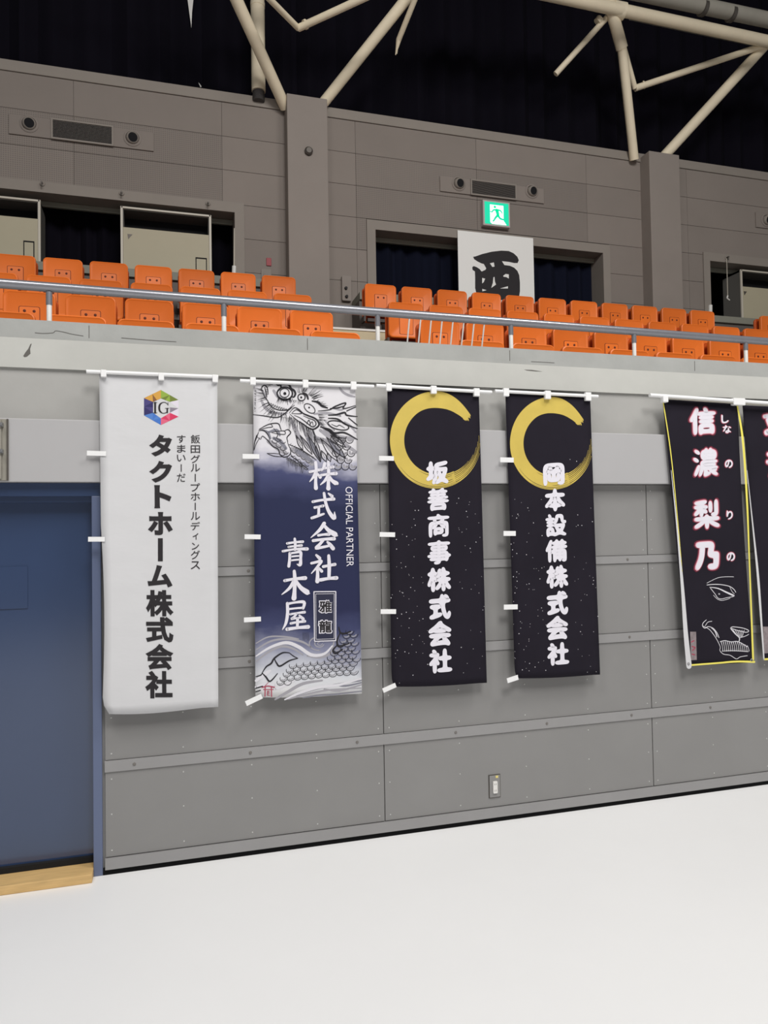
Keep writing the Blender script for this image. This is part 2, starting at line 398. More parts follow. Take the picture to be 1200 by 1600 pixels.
# ---- one seat, its front at y = 0, top at z = 0
def make_seat():
    r = thing('spectator_seat', '', 'seat')
    w2 = .205
    def shell(x0, x1, zb, zt, y, th, rad, lip):
        o = rounded(x0, x1, zb, zt, rad, 4); n = len(o); cx, cz = (x0+x1)/2, (zb+zt)/2
        sc = lambda k, kz: [(cx+(a-cx)*k, cz+(b-cz)*kz) for a, b in o]
        kx = 1-2*lip/(x1-x0); kz = 1-2*lip/(zt-zb)
        rings = [(sc(.985, .985), y+th), (o, y+th*.55), (sc(.985, .985), y+.004), (sc(kx*1.02, kz*1.02), y), (sc(kx*.97, kz*.97), y+.006)]
        m_ = MB(); vs = []
        for q, yy in rings: vs += [(a, yy, b) for a, b in q]
        fs = []
        for k in range(len(rings)-1):
            for i in range(n): j = (i+1) % n; fs.append((k*n+i, k*n+j, (k+1)*n+j, (k+1)*n+i))
        fs.append(tuple(range((len(rings)-1)*n, len(rings)*n))); fs.append(tuple(range(n-1, -1, -1)))
        return m_.add(vs, fs)
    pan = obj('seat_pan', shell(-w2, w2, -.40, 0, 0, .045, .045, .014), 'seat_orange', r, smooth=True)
    obj('plate_outline', MB().prism(rounded(-.082, .082, -.36, -.128, .014, 3), .0042, .012), 'seat_line', pan)
    pl = obj('hinge_plate', MB().prism(rounded(-.077, .077, -.358, -.133, .012, 3), .0015, .012), 'seat_orange', pan)
    for sx in (-.037, .037): obj('hinge_screw', MB().lathe([(.0125, 0), (.0125, .001), (.004, .003), (0, .003)], (sx, .0015, -.168), n=10), 'seat_line', pan)
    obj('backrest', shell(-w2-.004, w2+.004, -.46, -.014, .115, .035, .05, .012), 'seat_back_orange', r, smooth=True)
    br = MB().box(-.03, .03, .10, .16, -.62, -.40).box(-.16, .16, .05, .11, -.46, -.42)
    for sx in (-.205, .205): br.box(sx-.012, sx+.012, .02, .16, -.47, -.40)
    obj('bracket', br, 'bracket_dark', r)
    obj('leg', MB().box(-.025, .025, .10, .15, -.80, -.62).box(-.06, .06, .06, .20, -.80, -.785), 'bracket_dark', r)
    return r
proto = make_seat(); first = True
ordn = ['first', 'second', 'third', 'fourth', 'fifth', 'sixth', 'seventh', 'eighth', 'ninth', 'tenth', 'eleventh', 'twelfth']
X0L, X0R, SP = -1.32, 2.352, .48
def put_seat(xl, k, label):
    global first
    o = proto if first else copy_tree(proto); first = False
    d = ROWS[k][0]
    o.location = (xl+.205, d-D0, ZT[k])
    tag(o, label, 'seat', 'orange stadium seats on the balcony')
for k, lo in (('back', -1), ('third', -1), ('second', 0), ('front', 0)):
    for i in range(lo, 6):
        put_seat(X0L+SP*i, k, f'orange folding seat, {k} row of the left block, {ordn[5-i]} from the aisle gap')
for k, hi in (('back', 11), ('third', 11), ('second', 9), ('front', 7)):
    for i in range(hi):
        put_seat(X0R+SP*i, k, f'orange folding seat, {k} row of the right block, {ordn[i]} from the aisle gap')
put_seat(X0R+SP*12.55, 'back', 'orange folding seat cut by the right picture edge, back row beyond a gap')
# carrier beams the seats are bolted to
for k in names:
    d = ROWS[k][0]-D0
    for x0, x1 in ((X0L-SP*1.0, X0L+SP*6-.04), (X0R-.02, X0R+SP*11)):
        obj('seat_beam', MB().box(x0, x1, d+.165, d+.205, ZT[k]-.56, ZT[k]-.50), 'bracket_dark', terr)

# ================================================================== upper back wall
DB_ = 9.80; yb = DB_-D0
ZTOP = 7.645
pA = at(347, 250, DB_).x
op1 = (-8.0, .865, 4.4, 6.04); op2 = (2.786, 6.42, 4.4, 6.005)
x3 = at(1107, 420, DB_).x; op3 = (x3, 14.0, 4.4, at(1107, 408, DB_).z)
opens = [op1, op2, op3]
cells = [(-8.0, 15.5, 3.2, ZTOP)]
for o_ in opens: cells = subtract(cells, o_)
bw = MB()
for x0, x1, za, zb in cells: bw.box(x0, x1, yb, yb+.30, za, zb)
back = obj('wall_back', bw, 'back_wall_paint', kind='structure', label='grey panelled wall behind the seats')
holes = [(o_[0]-.12, o_[1]+.12, 3.0, o_[3]+.13) for o_ in opens]
c1 = at(450, 300, 9.55).x, at(513.5, 300, 9.55).x
c2 = at(1016, 300, 9.55).x, at(1063, 300, 9.55).x
holes += [(c1[0], c1[1], 3, 8), (c2[0], c2[1], 3, 8)]
zs = [3.45+.45*i for i in range(10)]; zs[-1] = ZTOP-.14
for i in range(9):
    for j in range(-4, 8):
        x0, x1 = pA+1.82*j, pA+1.82*(j+1)
        for q in [(x0+.002, x1-.002, zs[i]+.003, zs[i+1]-.003)]:
            cs = [q]
            for h in holes: cs = subtract(cs, h)
            for a in cs:
                if a[1] < -3.6 or a[0] > 10.5: continue
                perf = (i in (6, 7) and j in (-2, -1, 2, 5)) or (j in (1,) and i in (5, 6, 7))
                obj('panel', MB().box(a[0], a[1], yb-.014, yb+.001, a[2], a[3]), 'back_panel_perforated' if perf else 'back_panel', back)
obj('trim_6', MB().box(-8, 15.5, yb-.03, yb+.3, ZTOP-.137, ZTOP), 'back_trim', kind='structure', bevel=.006)
for i, o_ in enumerate(opens):
    a, b, _, zt = o_
    tr = obj(f'trim_{7+i}', MB().box(a-.118, a+.006, yb-.035, yb+.302, 4.3, zt+.128).box(b-.006, b+.118, yb-.035, yb+.302, 4.3, zt+.128).box(a+.006, b-.006, yb-.035, yb+.302, zt-.006, zt+.128), 'back_trim', kind='structure')
    obj('soffit_rail', MB().box(a+.008, b-.008, yb+.21, yb+.25, zt-.075, zt-.012), 'ledge_grey', tr)
# columns
for n_, (a, b), zt, px in (('column', c1, at(480, 150, 9.55).z, 0), ('column', c2, at(1040, 239, 9.55).z, 1)):
    o = obj(n_, MB().box(a, b, 9.55-D0, yb+.35, 3.3, zt), 'column_paint', kind='structure', label='grey square concrete column rising past the back wall, %s' % ('left of the exit sign' if not px else 'right of the exit sign'), bevel=.01)
# curtains
def curtain(name, x0, x1, z0, z1, y, amp, wl, m, label, top=None):
    n = int((x1-x0)/(wl/6)); mb = MB(); vs = []
    for i in range(n+1):
        x = x0+(x1-x0)*i/n; ph = 2*math.pi*x/wl
        yy = y+amp*math.sin(ph+.8*math.sin(ph*.23))+amp*.4*math.sin(ph*.37)
        vs += [(x, yy, z0), (x, yy-amp*.2, (z0+z1)/2), (x, yy, z1)]
    mb.add(vs, [(3*i+k, 3*i+3+k, 3*i+4+k, 3*i+1+k) for i in range(n) for k in (0, 1)])
    return obj(name, mb, m, cat='curtain', label=label, smooth=True)
curtain('blackout_curtain', -8, 15.5, 7.2, 13.95, yb+.55, .07, .42, 'curtain_black', 'huge black pleated curtain hanging above the back wall')
curtain('opening_curtain', -6, 1.1, 4.3, 6.6, yb+.56, .04, .24, 'curtain_black', 'dark curtain inside the opening left of the left column')
curtain('opening_curtain', 2.55, 6.7, 4.3, 6.2, yb+.352, .04, .24, 'curtain_navy', 'dark navy curtain inside the opening behind the white poster')
curtain('opening_curtain', x3-.1, 13.5, 4.3, 7.18, yb+1.1, .04, .24, 'curtain_black', 'dark curtain inside the opening at the far right')
# ledges under the openings
for i, (a, b) in enumerate(((-8, at(413, 450, 9.35).x), (at(562, 480, 9.35).x, at(968, 500, 9.35).x), (at(1085, 500, 9.35).x, 14))):
    zt = at(275, 426, 9.35).z if i != 1 else at(565, 463, 9.35).z
    if i == 1: zt = at(480, 424+26, 9.35).z
    lg = obj(f'trim_{10+i}', MB().box(a, b, 9.37-D0, yb-.04, 4.2, zt-.10), 'ledge_dark', kind='structure')
    obj('ledge_cap', MB().box(a, b, 9.33-D0, yb-.036, zt-.10, zt), 'ledge_grey', lg, bevel=.004)
# booths
def booth(px0, px1, ptop, pmid, label, frame_left, hx, door):
    d = 9.78; y = d-D0
    a = at(px0, ptop, d); b = at(px1, ptop, d); x0, x1 = a.x, b.x; zt = a.z; zm = at(px0, pmid, d).z
    t = thing('viewing_booth', label, 'booth', ((x0+x1)/2, y, 4.4))
    zb_ = 4.75; dp = .42
    obj('side_wall', MB().box(x0, x0+.03, y+.02, y+dp, zb_, zt), 'booth_side', t)
    obj('side_wall', MB().box(x1-.03, x1, y+.02, y+dp, zb_, zt), 'booth_side', t)
    obj('roof', MB().box(x0, x1, y+.02, y+dp, zt-.03, zt), 'booth_side', t)
    obj('interior', MB().box(x0+.03, x1-.03, y+.30, y+.38, zb_, zt-.03), 'dark_inside', t)
    fr = MB().box(x0-.008, x0+.022, y, y+.03, zb_, zt+.004).box(x1-.022, x1+.008, y, y+.03, zb_, zt+.004).box(x0, x1, y, y+.03, zt-.022, zt+.004)
    obj('frame', fr, 'booth_frame', t, bevel=.004)
    p = obj('front_panel', MB().box(x0+.024, x1-.024, y+.008, y+.03, zb_, zm), 'booth_beige', t)
    if hx:
        a = at(hx[0], hx[1], d); b = at(hx[2], hx[3], d)
        obj('hatch_gap', MB().box(a.x-.012, b.x+.012, y+.006, y+.008, b.z-.02, a.z+.02), 'dark_inside', p)
        obj('access_hatch', MB().box(a.x, b.x, y+.003, y+.008, b.z, a.z), 'booth_beige', p)
    if door:
        a = at(door[0], door[1], d)
        obj('lock', MB().add([(a.x-.03, y+.004, a.z+.02), (a.x+.03, y+.004, a.z+.02), (a.x-.02, y+.004, a.z-.045), (a.x-.03, y+.008, a.z+.02), (a.x+.03, y+.008, a.z+.02), (a.x-.02, y+.008, a.z-.045)], [(0, 2, 1), (3, 4, 5), (0, 1, 4, 3), (1, 2, 5, 4), (2, 0, 3, 5)]), 'bolt_dark', p)
    return t
booth(-150, 62, 291, 322, 'beige panelled booth with dark window strip, at the left picture edge', 0, (38, 378, 52, 402), None)
booth(189, 329, 322, 354, 'beige panelled booth with dark window strip, between dark curtain gaps behind the left seats', 1, (307, 404, 322, 424), (203, 368))
booth(1158, 1262, 421, 447, 'beige panelled booth with a dark grey side, at the right picture edge', 1, None, (1165, 457))
# vents with jet nozzles
def vent(tl, tr, bl, br, nz, gr, label):
    d = DB_-.016; y = d-D0
    a, b, c, e = [at(*q, d) for q in (tl, tr, bl, br)]
    x0, x1, zb_, zt = (a.x+c.x)/2, (b.x+e.x)/2, (c.z+e.z)/2, (a.z+b.z)/2
    t = thing('air_vent', label, 'vent', ((x0+x1)/2, y, zb_))
    obj('back_plate', MB().box(x0, x1, y-.018, y, zb_, zt), 'back_panel', t, bevel=.004)
    for px, py in nz:
        p = at(px, py, d); p.y = y-.018
        ri = obj('nozzle_ring', MB().lathe([(.108, 0), (.108, .006), (.092, .016), (.085, .016), (.08, .004)], p, n=24), 'back_panel', t, smooth=True)
        obj('nozzle_ball', MB().lathe([(.078, .002), (.078, .024), (.068, .046), (.058, .052), (.054, .02), (0, .018)], p+Vector((0, 0, 0)), axis=(.15, -1, -.2), n=20), 'back_trim', t, smooth=True)
        obj('nozzle_hole', MB().lathe([(.056, .047), (0, .048)], p, axis=(.15, -1, -.2), n=20), 'dark_inside', t)
    g0 = at(gr[0], gr[1], d); g1 = at(gr[2], gr[3], d)
    gz1 = zt-.014; gz0 = zb_+.014
    gb = obj('grille', MB().box(g0.x, g1.x, y-.021, y-.018, gz0, gz1), 'grille_dark', t)
    n_ = 13
    for i in range(n_):
        zz = gz0+(gz1-gz0)*(i+.5)/n_
        obj('slat', MB().add([(g0.x, y-.024, zz-.004), (g1.x, y-.024, zz-.004), (g1.x, y-.034, zz-.008), (g0.x, y-.034, zz-.008), (g0.x, y-.024, zz+.002), (g1.x, y-.024, zz+.002), (g1.x, y-.034, zz-.002), (g0.x, y-.034, zz-.002)],
            [(0, 3, 2, 1), (4, 5, 6, 7), (0, 1, 5, 4), (1, 2, 6, 5), (2, 3, 7, 6), (3, 0, 4, 7)]), 'grille_slat', gb)
    obj('grille_frame', MB().box(g0.x-.02, g0.x, y-.036, y-.018, gz0-.02, gz1+.02).box(g1.x, g1.x+.02, y-.036, y-.018, gz0-.02, gz1+.02).box(g0.x, g1.x, y-.036, y-.018, gz1, gz1+.02).box(g0.x, g1.x, y-.036, y-.018, gz0-.02, gz0), 'back_trim', t)
vent((14, 180), (240, 206), (14, 215), (240, 232), [(46, 195), (207, 217)], (83, 190, 175, 230), 'grey air vent with grille between two round nozzles, upper left wall')
vent((687, 276), (849, 296), (687, 300), (849, 318), [(716, 288), (830, 300)], (736, 280, 804, 312), 'grey air vent with grille between two round nozzles, above the green exit sign')
vent((1180, 333), (1330, 350), (1180, 357), (1330, 372), [(1196, 345), (1318, 360)], (1222, 340, 1290, 370), 'grey air vent with round nozzle, cut by the right picture edge')
# exit sign
d = DB_-.10; y = d-D0
a = at(754.5, 311, d); b = at(797.5, 357, d)
x0, x1, zb_, zt = a.x, b.x, b.z+.01, a.z-.005
t = thing('exit_sign', 'lit green emergency exit sign with running figure, on the wall above the white poster', 'exit sign', ((x0+x1)/2, y, zb_))
obj('housing', MB().box(x0, x1, y, y+.085, zb_, zt), 'sign_frame', t, bevel=.006)
fx0, fx1, fz0, fz1 = x0+.025, x1-.025, zb_+.025, zt-.025
fc = obj('face', MB().box(fx0, fx1, y-.003, y, fz0, fz1), 'sign_green', t)
W_, H_ = fx1-fx0, fz1-fz0
def sg(pts): return [(fx0+W_*u, fz1-H_*v) for u, v in pts]
wp = MB().prism(sg([(.22, .12), (.78, .12), (.78, .80), (.90, .99), (.30, .99), (.22, .92)])[::-1], y-.005, y-.003)
obj('doorway', wp, 'sign_white', t)
k = W_
man = MB()
def mline(pts):
    q = sg([(u, v) for u, v, _ in pts]); r = ribbon([(q[i][0], q[i][1], pts[i][2]*k) for i in range(len(q))], y-.006, seg=4); man.add(r.v, r.f)
mline([(.42, .21, .052), (.421, .211, .052)])
mline([(.50, .36, .07), (.53, .48, .065), (.545, .58, .06)])
mline([(.50, .33, .035), (.36, .36, .03), (.30, .45, .025), (.24, .44, .022)])
mline([(.52, .33, .035), (.66, .36, .028), (.72, .46, .022)])
mline([(.53, .58, .045), (.44, .70, .04), (.36, .84, .03), (.34, .86, .03)])
mline([(.55, .58, .045), (.62, .70, .04), (.72, .74, .034), (.86, .75, .03)])
obj('running_figure', man, 'sign_green', t)
# poster with the brushed character
d = DB_-.06; y = d-D0
a = at(715, 361, d); b = at(833, 371, d); c = at(834, 477, d)
x0, x1, zt, zb_ = a.x, b.x, (a.z+b.z)/2, c.z-.15
t = thing('hanging_poster', 'white poster with one big black brushed character, in front of the dark opening', 'poster', ((x0+x1)/2, y, zb_))
obj('sheet', MB().box(x0, x1, y, y+.012, zb_, zt), 'paper_white', t)
outer = [(355, 908), (375, 905), (440, 882), (530, 860), (620, 850), (690, 854), (735, 875), (770, 908), (783, 940), (772, 966), (740, 966), (690, 955), (625, 948), (648, 985), (700, 992), (740, 1010), (770, 1040), (787, 1080), (794, 1150), (794, 1230), (785, 1290), (700, 1315), (500, 1310), (390, 1270), (374, 1200), (374, 1100), (372, 1045), (350, 1030), (347, 1005), (360, 995), (385, 1003), (415, 1022), (435, 1046), (470, 1030), (478, 1015), (455, 975), (430, 968), (395, 950), (365, 930)]
holes_ = [[(512, 968), (550, 960), (556, 1000), (535, 1003)], [(440, 1105), (468, 1112), (455, 1145), (440, 1158)], [(545, 1100), (555, 1095), (560, 1140), (570, 1168), (525, 1200), (540, 1150)],
          [(637, 1085), (660, 1068), (690, 1072), (690, 1112), (665, 1098), (640, 1095)], [(605, 1205), (682, 1183), (682, 1205)], [(440, 1208), (483, 1220), (442, 1232)]]
def fill2d(polys, yy):
    cu = bpy.data.curves.new('f', 'CURVE'); cu.dimensions = '2D'; cu.fill_mode = 'BOTH'
    for pl in polys:
        sp = cu.splines.new('POLY'); sp.points.add(len(pl)-1); sp.use_cyclic_u = True
        for i, (u, v) in enumerate(pl): sp.points[i].co = (u, v, 0, 1)
    o = bpy.data.objects.new('f', cu); COL.objects.link(o); bpy.context.view_layer.update()
    me = bpy.data.meshes.new_from_object(o.evaluated_get(bpy.context.evaluated_depsgraph_get()))
    mb = MB().add([(v.co.x, yy, v.co.y) for v in me.vertices], [tuple(p.vertices) for p in me.polygons])
    bpy.data.objects.remove(o); bpy.data.curves.remove(cu); bpy.data.meshes.remove(me)
    return mb
cv = lambda pl: [(lambda q: (q.x, q.z))(at(680+u/6, 250+v/6, d)) for u, v in pl]
obj('lettering', fill2d([cv(outer)]+[cv(h) for h in holes_], y-.002), 'ink_black', t)
# small fittings on the back wall
def fit(name, label, cat, px0, py0, px1, py1, m, th=.03, d=DB_-.016):
    a = at(px0, py0, d); b = at(px1, py1, d)
    t = thing(name, label, cat, ((a.x+b.x)/2, d-D0, b.z))
    obj('cover', MB().prism(rounded(a.x, b.x, b.z, a.z, min(b.x-a.x, a.z-b.z)*.12), d-D0-th, d-D0), m, t, bevel=.003)
    return t, a, b, d-D0-th
fit('fire_alarm_plate', 'small dark red plate on the wall left of the left column', 'sign', 416, 403, 424, 416, 'fire_red', .012)
t, a, b, y = fit('switch_panel', 'small pale plate under the dark red plate', 'switch', 408, 420, 424, 452, 'back_trim', .012)
obj('switch', MB().box(a.x+.03, b.x-.05, y-.006, y, b.z+.10, b.z+.2), 'bolt_dark', t)
t, a, b, y = fit('control_box', 'tall pale box with two dark knobs, right of the left column', 'switch box', 533, 432, 548, 472, 'column_paint', .05)
for py in (451, 464): p = at(540+(py-451)*.08, py, DB_-.05); p.y = y; obj('knob', MB().lathe([(.022, 0), (.018, .03), (0, .03)], p, n=12), 'ink_black', t)
p = at(482, 237, 9.55); p.y = 9.55-D0
t = thing('round_fitting', 'small round dark fitting high on the left column', 'fitting', p)
obj('cap', MB().lathe([(.055, 0), (.055, .03), (.035, .05), (0, .05)], p, n=20), 'bolt_dark', t, smooth=True)
for px, py, lb in ((66, 287, 'first eyebolt from the left on the opening frame, upper left'), (190, 302, 'second eyebolt from the left on the opening frame, upper left'), (325, 318, 'third eyebolt from the left on the opening frame, upper left'), (1135, 403, 'eyebolt above the hanging cord at far right')):
    p = at(px, py, DB_-.04); p.y = yb-.035
    t = thing('eyebolt', lb, 'eyebolt', p)
    obj('plate', MB().lathe([(.035, 0), (.03, .012), (0, .012)], p, n=14), 'back_trim', t)
    obj('shank', MB().tube(p, p+Vector((0, -.06, 0)), .012, n=8).tube(p+Vector((0, -.05, .01)), p+Vector((0, -.05, -.05)), .010, n=8), 'bolt_dark', t)
p = at(1135.4, 404, DB_-.09); q = at(1137, 462, DB_-.09); h = at(1140, 469, DB_-.09)
t = thing('pull_cord', 'thin pale cord with a hook hanging in front of the dark booth side', 'cord', p)
obj('cord', MB().tube(p, q, .006, n=6), 'booth_frame', t)
obj('hook', merge(MB().tube(q, at(1136, 466, DB_-.09), .012, n=8), MB().tube(at(1136, 466, DB_-.09), h, .010, n=8)), 'white_paint', t)
p = at(366.5, 357, DB_-.02); q = at(366, 416, DB_-.02); r_ = at(365, 438, DB_-.02)
t = thing('wall_conduit', 'thin white conduit with a thick lower sleeve beside the left opening', 'conduit', r_)
obj('pipe', MB().tube(p, q, .012, n=8), 'booth_frame', t); obj('sleeve', MB().tube(q, r_, .028, n=10), 'white_paint', t)
p = at(1110, 477, DB_-.05); q = at(1110, 500, DB_-.05)
t = thing('wall_conduit', 'short white sleeve beside the far right opening', 'conduit', q)
obj('sleeve', MB().tube(p, q, .03, n=10), 'white_paint', t)

# ================================================================== roof tubes
def truss(label, segs, base):
    t = thing('roof_truss', label, 'truss', base)
    for nm, a, b, r, m in segs: obj(nm, MB().tube(at(*a), at(*b), r, n=14), m, t, smooth=True)
    return t
truss('cream tubular roof truss standing on the left column', [
    ('tube', (446, 168, 9.72), (316, -118, 8.31), .075, 'tube_cream'), ('chord', (250, -131, 8.3), (900, -2-30, 8.8), .085, 'tube_cream'), ('tube', (506, 160, 9.72), (672, -48, 8.7), .072, 'tube_cream'),
    ('brace', (466, 44, 8.9), (395, -28, 8.2), .036, 'tube_cream'), ('brace', (466, 44, 8.9), (640, -36, 8.0), .044, 'tube_cream'),
    ('joint', (475.5, 39, 8.9), (478.5, 37.5, 8.9), .058, 'tube_cream'),
    ('brace', (620, 84, 9.3), (624, 62, 9.2), .006, 'tube_cream')], at(480, 160, 9.7))
p = at(618, 86, 9.3); 
o = [x for x in bpy.data.objects if x.name.startswith('roof_truss')][0]
obj('brace', MB().tube(at(623, 62, 9.2), at(664, -40, 8.5), .036, n=12).tube(at(618, 86, 9.3), at(623, 62, 9.2), .006, .036, n=12), 'tube_cream', o, smooth=True)
truss('cream tubular roof truss standing on the right column', [
    ('tube', (991, 250, 9.72), (972, 76, 9.25), .068, 'tube_cream'), ('tube', (972, 76, 9.25), (940, -40, 8.9), .085, 'tube_cream'),
    ('tube', (1034, 248, 9.72), (1240, 22, 9.0), .078, 'tube_cream'),
    ('chord', (700, -42, 9.0), (1560, 142, 9.0), .085, 'tube_cream'), ('chord', (985, 27, 9.5), (1560, 149, 9.5), .04, 'tube_grey'),
    ('brace', (868, 116, 9.5), (962, 12, 9.1), .042, 'tube_cream'), ('brace', (992, 138, 9.5), (958, 14, 9.1), .04, 'tube_cream'),
    ('brace', (992, 138, 9.5), (1202, 68, 9.1), .048, 'tube_cream'),
    ('joint', (1005, 133, 9.48), (1007, 132.4, 9.47), .058, 'tube_cream'), ('joint', (933, 35, 9.2), (938, 29, 9.18), .058, 'tube_cream'),
    ('joint', (957, 14, 9.05), (976, 18, 9.02), .115, 'tube_cream')], at(1020, 240, 9.7))
t = thing('rain_pipe', 'thick vertical cream pipe with dark flexible foot left of the left column', 'pipe', at(404, 156, 9.75))
q = at(404, 143, 9.75); obj('pipe', MB().tube(q, (q.x, q.y, 10.5), .093, n=18), 'tube_cream', t, smooth=True)
fl = MB(); q0 = at(404, 158, 9.75); nz = 7
for i in range(nz):
    za, zb_ = q0.z+(q.z-q0.z)*i/nz, q0.z+(q.z-q0.z)*(i+1)/nz; fl.tube((q.x, q.y, za), (q.x, q.y, (za+zb_)/2), .072, .082, n=14).tube((q.x, q.y, (za+zb_)/2), (q.x, q.y, zb_), .082, .072, n=14)
obj('flexible_foot', fl, 'flex_dark', t, smooth=True)
q2 = at(402, 8, 9.75); obj('coupling', MB().tube((q.x, q.y, q2.z-.03), (q.x, q.y, q2.z+.03), .098, n=18), 'tube_cream', t, smooth=True)
t = thing('roof_duct', 'fat grey duct crossing the upper right corner', 'duct', at(1100, 14, 8.4))
obj('duct_run', MB().tube(at(700, -74, 8.4), at(1560, 107, 8.4), .10, n=18), 'tube_grey', t, smooth=True)
for px in (1096, 1140): a = at(px, px*.21-221+3, 8.4); b = at(px+5, (px+5)*.21-221+3, 8.4); obj('duct_band', MB().tube(a, b, .107, n=18), 'bolt_dark', t, smooth=True)
for pts, lb in ((((292, -8), (303, -8), (300, 20), (299, 44)), 'long white strip imitating light leaking through the top of the black curtain'), (((310, 129), (313, 136.5), (315, 136), (312, 131)), 'tiny white strip imitating a light leak in the black curtain above the left wall top')):
    q = [at(a, b, 10.29) for a, b in pts]
    obj('light_leak_strip', MB().prism([(v.x, v.z) for v in q], 10.29-D0-.004, 10.29-D0), 'white_paint', label=lb, cat='cloth')  # white slivers stand in for light leaking through the curtain

# ================================================================== BANNERS
DBN = D0-.075
YB = DBN-D0
class Banner:
    def __init__(s, name, label, quad, m, cols=14, rws=40, sway=.0, edge=None, cat='banner', d=DBN):
        s.d = d; s.y = d-D0
        P = [at(*q, d) for q in quad]            # TL TR BR BL
        s.P = P; s.sway = sway; s.ph = random.random()*6
        base = (P[2]+P[3])/2
        s.t = thing(name, label, cat, base)
        mb = MB(); vs = []; uv = []
        for j in range(rws+1):
            v = j/rws
            for i in range(cols+1):
                u = i/cols
                p = (P[0]*(1-u)+P[1]*u)*(1-v)+(P[3]*(1-u)+P[2]*u)*v
                if edge: p = edge(p, u, v)
                vs.append((p.x, s.surf(p.x, p.z), p.z)); uv.append((u, 1-v))
        fs = [(j*(cols+1)+i, j*(cols+1)+i+1, (j+1)*(cols+1)+i+1, (j+1)*(cols+1)+i) for j in range(rws) for i in range(cols)]
        mb.add(vs, fs)
        s.cloth = obj('cloth', mb, m, s.t, smooth=True, fixn=False)
        ul = s.cloth.data.uv_layers.new(name='uv')
        for l in s.cloth.data.loops: ul.data[l.index].uv = uv[l.vertex_index]
        md = s.cloth.modifiers.new('thickness', 'SOLIDIFY'); md.thickness = .0012; md.offset = -1
    def surf(s, x, z):
        k = max(0, min(1, (s.P[0].z-z)/1.8))
        return s.y+s.sway*(.35+.65*k)*(math.sin(x*9+s.ph)*.55+math.sin(z*3.1+x*4+s.ph)*.45)
    def q(s, px, py): return at(px, py, s.d)
    def scale(s, px, py): return (s.q(px+1, py)-s.q(px-1, py)).length/2
    def part(s, name, mb, m, lift=.002, kind=None, label=None):
        r = MB(); r.f = mb.f; r.v = [Vector((v.x, s.surf(v.x, v.z)-lift+v.y*0, v.z)) for v in mb.v]
        return obj(name, r, m, s.cloth, fixn=False, kind=kind, label=label)
    def stroke(s, pts, w=1.0, ox=0, oy=0, k=1.0, mb=None, seg=6, taper=False):
        """pts in pixels of a crop with origin ox, oy and zoom k; w is the full width in crop pixels (or third item of a point)"""
        q = []; n = len(pts)
        for i, p in enumerate(pts):
            px, py = ox+p[0]/k, oy+p[1]/k; ww = (p[2] if len(p) > 2 else w)/k/2
            if taper: ww *= max(.12, math.sin(math.pi*(i+.6)/(n+.2))**.7)
            v = s.q(px, py); q.append((v.x, v.z, ww*s.scale(px, py)))
        r = ribbon(q, 0, seg=seg)
        if mb is None: return r
        mb.add(r.v, r.f)
    def poly(s, pts, mb, ox=0, oy=0, k=1.0):
        v = [s.q(ox+a/k, oy+b/k) for a, b in pts]; mb.add([(p.x, 0, p.z) for p in v], [tuple(range(len(v)))])
    def glyph(s, ch, x0, y0, x1, y1, mb, bold=0.0, rot=0, soft=0, lean=0):
        g = glyph_mesh(ch, bold, rot, soft, lean)
        a = s.q((x0+x1)/2, y0); b = s.q((x0+x1)/2, y1); l = s.q(x0, (y0+y1)/2); r = s.q(x1, (y0+y1)/2)
        mb.add([(l.x+(r.x-l.x)*u, 0, l.z+(r.z-l.z)*u+(a.z-b.z)*(v-.5)) for u, v in g[0]], g[1])
GC = {}
def chaikin(P, k=.25):
    n = len(P); Q = []
    for i in range(n):
        a, b = P[i], P[(i+1) % n]
        Q.append((a[0]+(b[0]-a[0])*k, a[1]+(b[1]-a[1])*k)); Q.append((a[0]+(b[0]-a[0])*(1-k), a[1]+(b[1]-a[1])*(1-k)))
    return Q
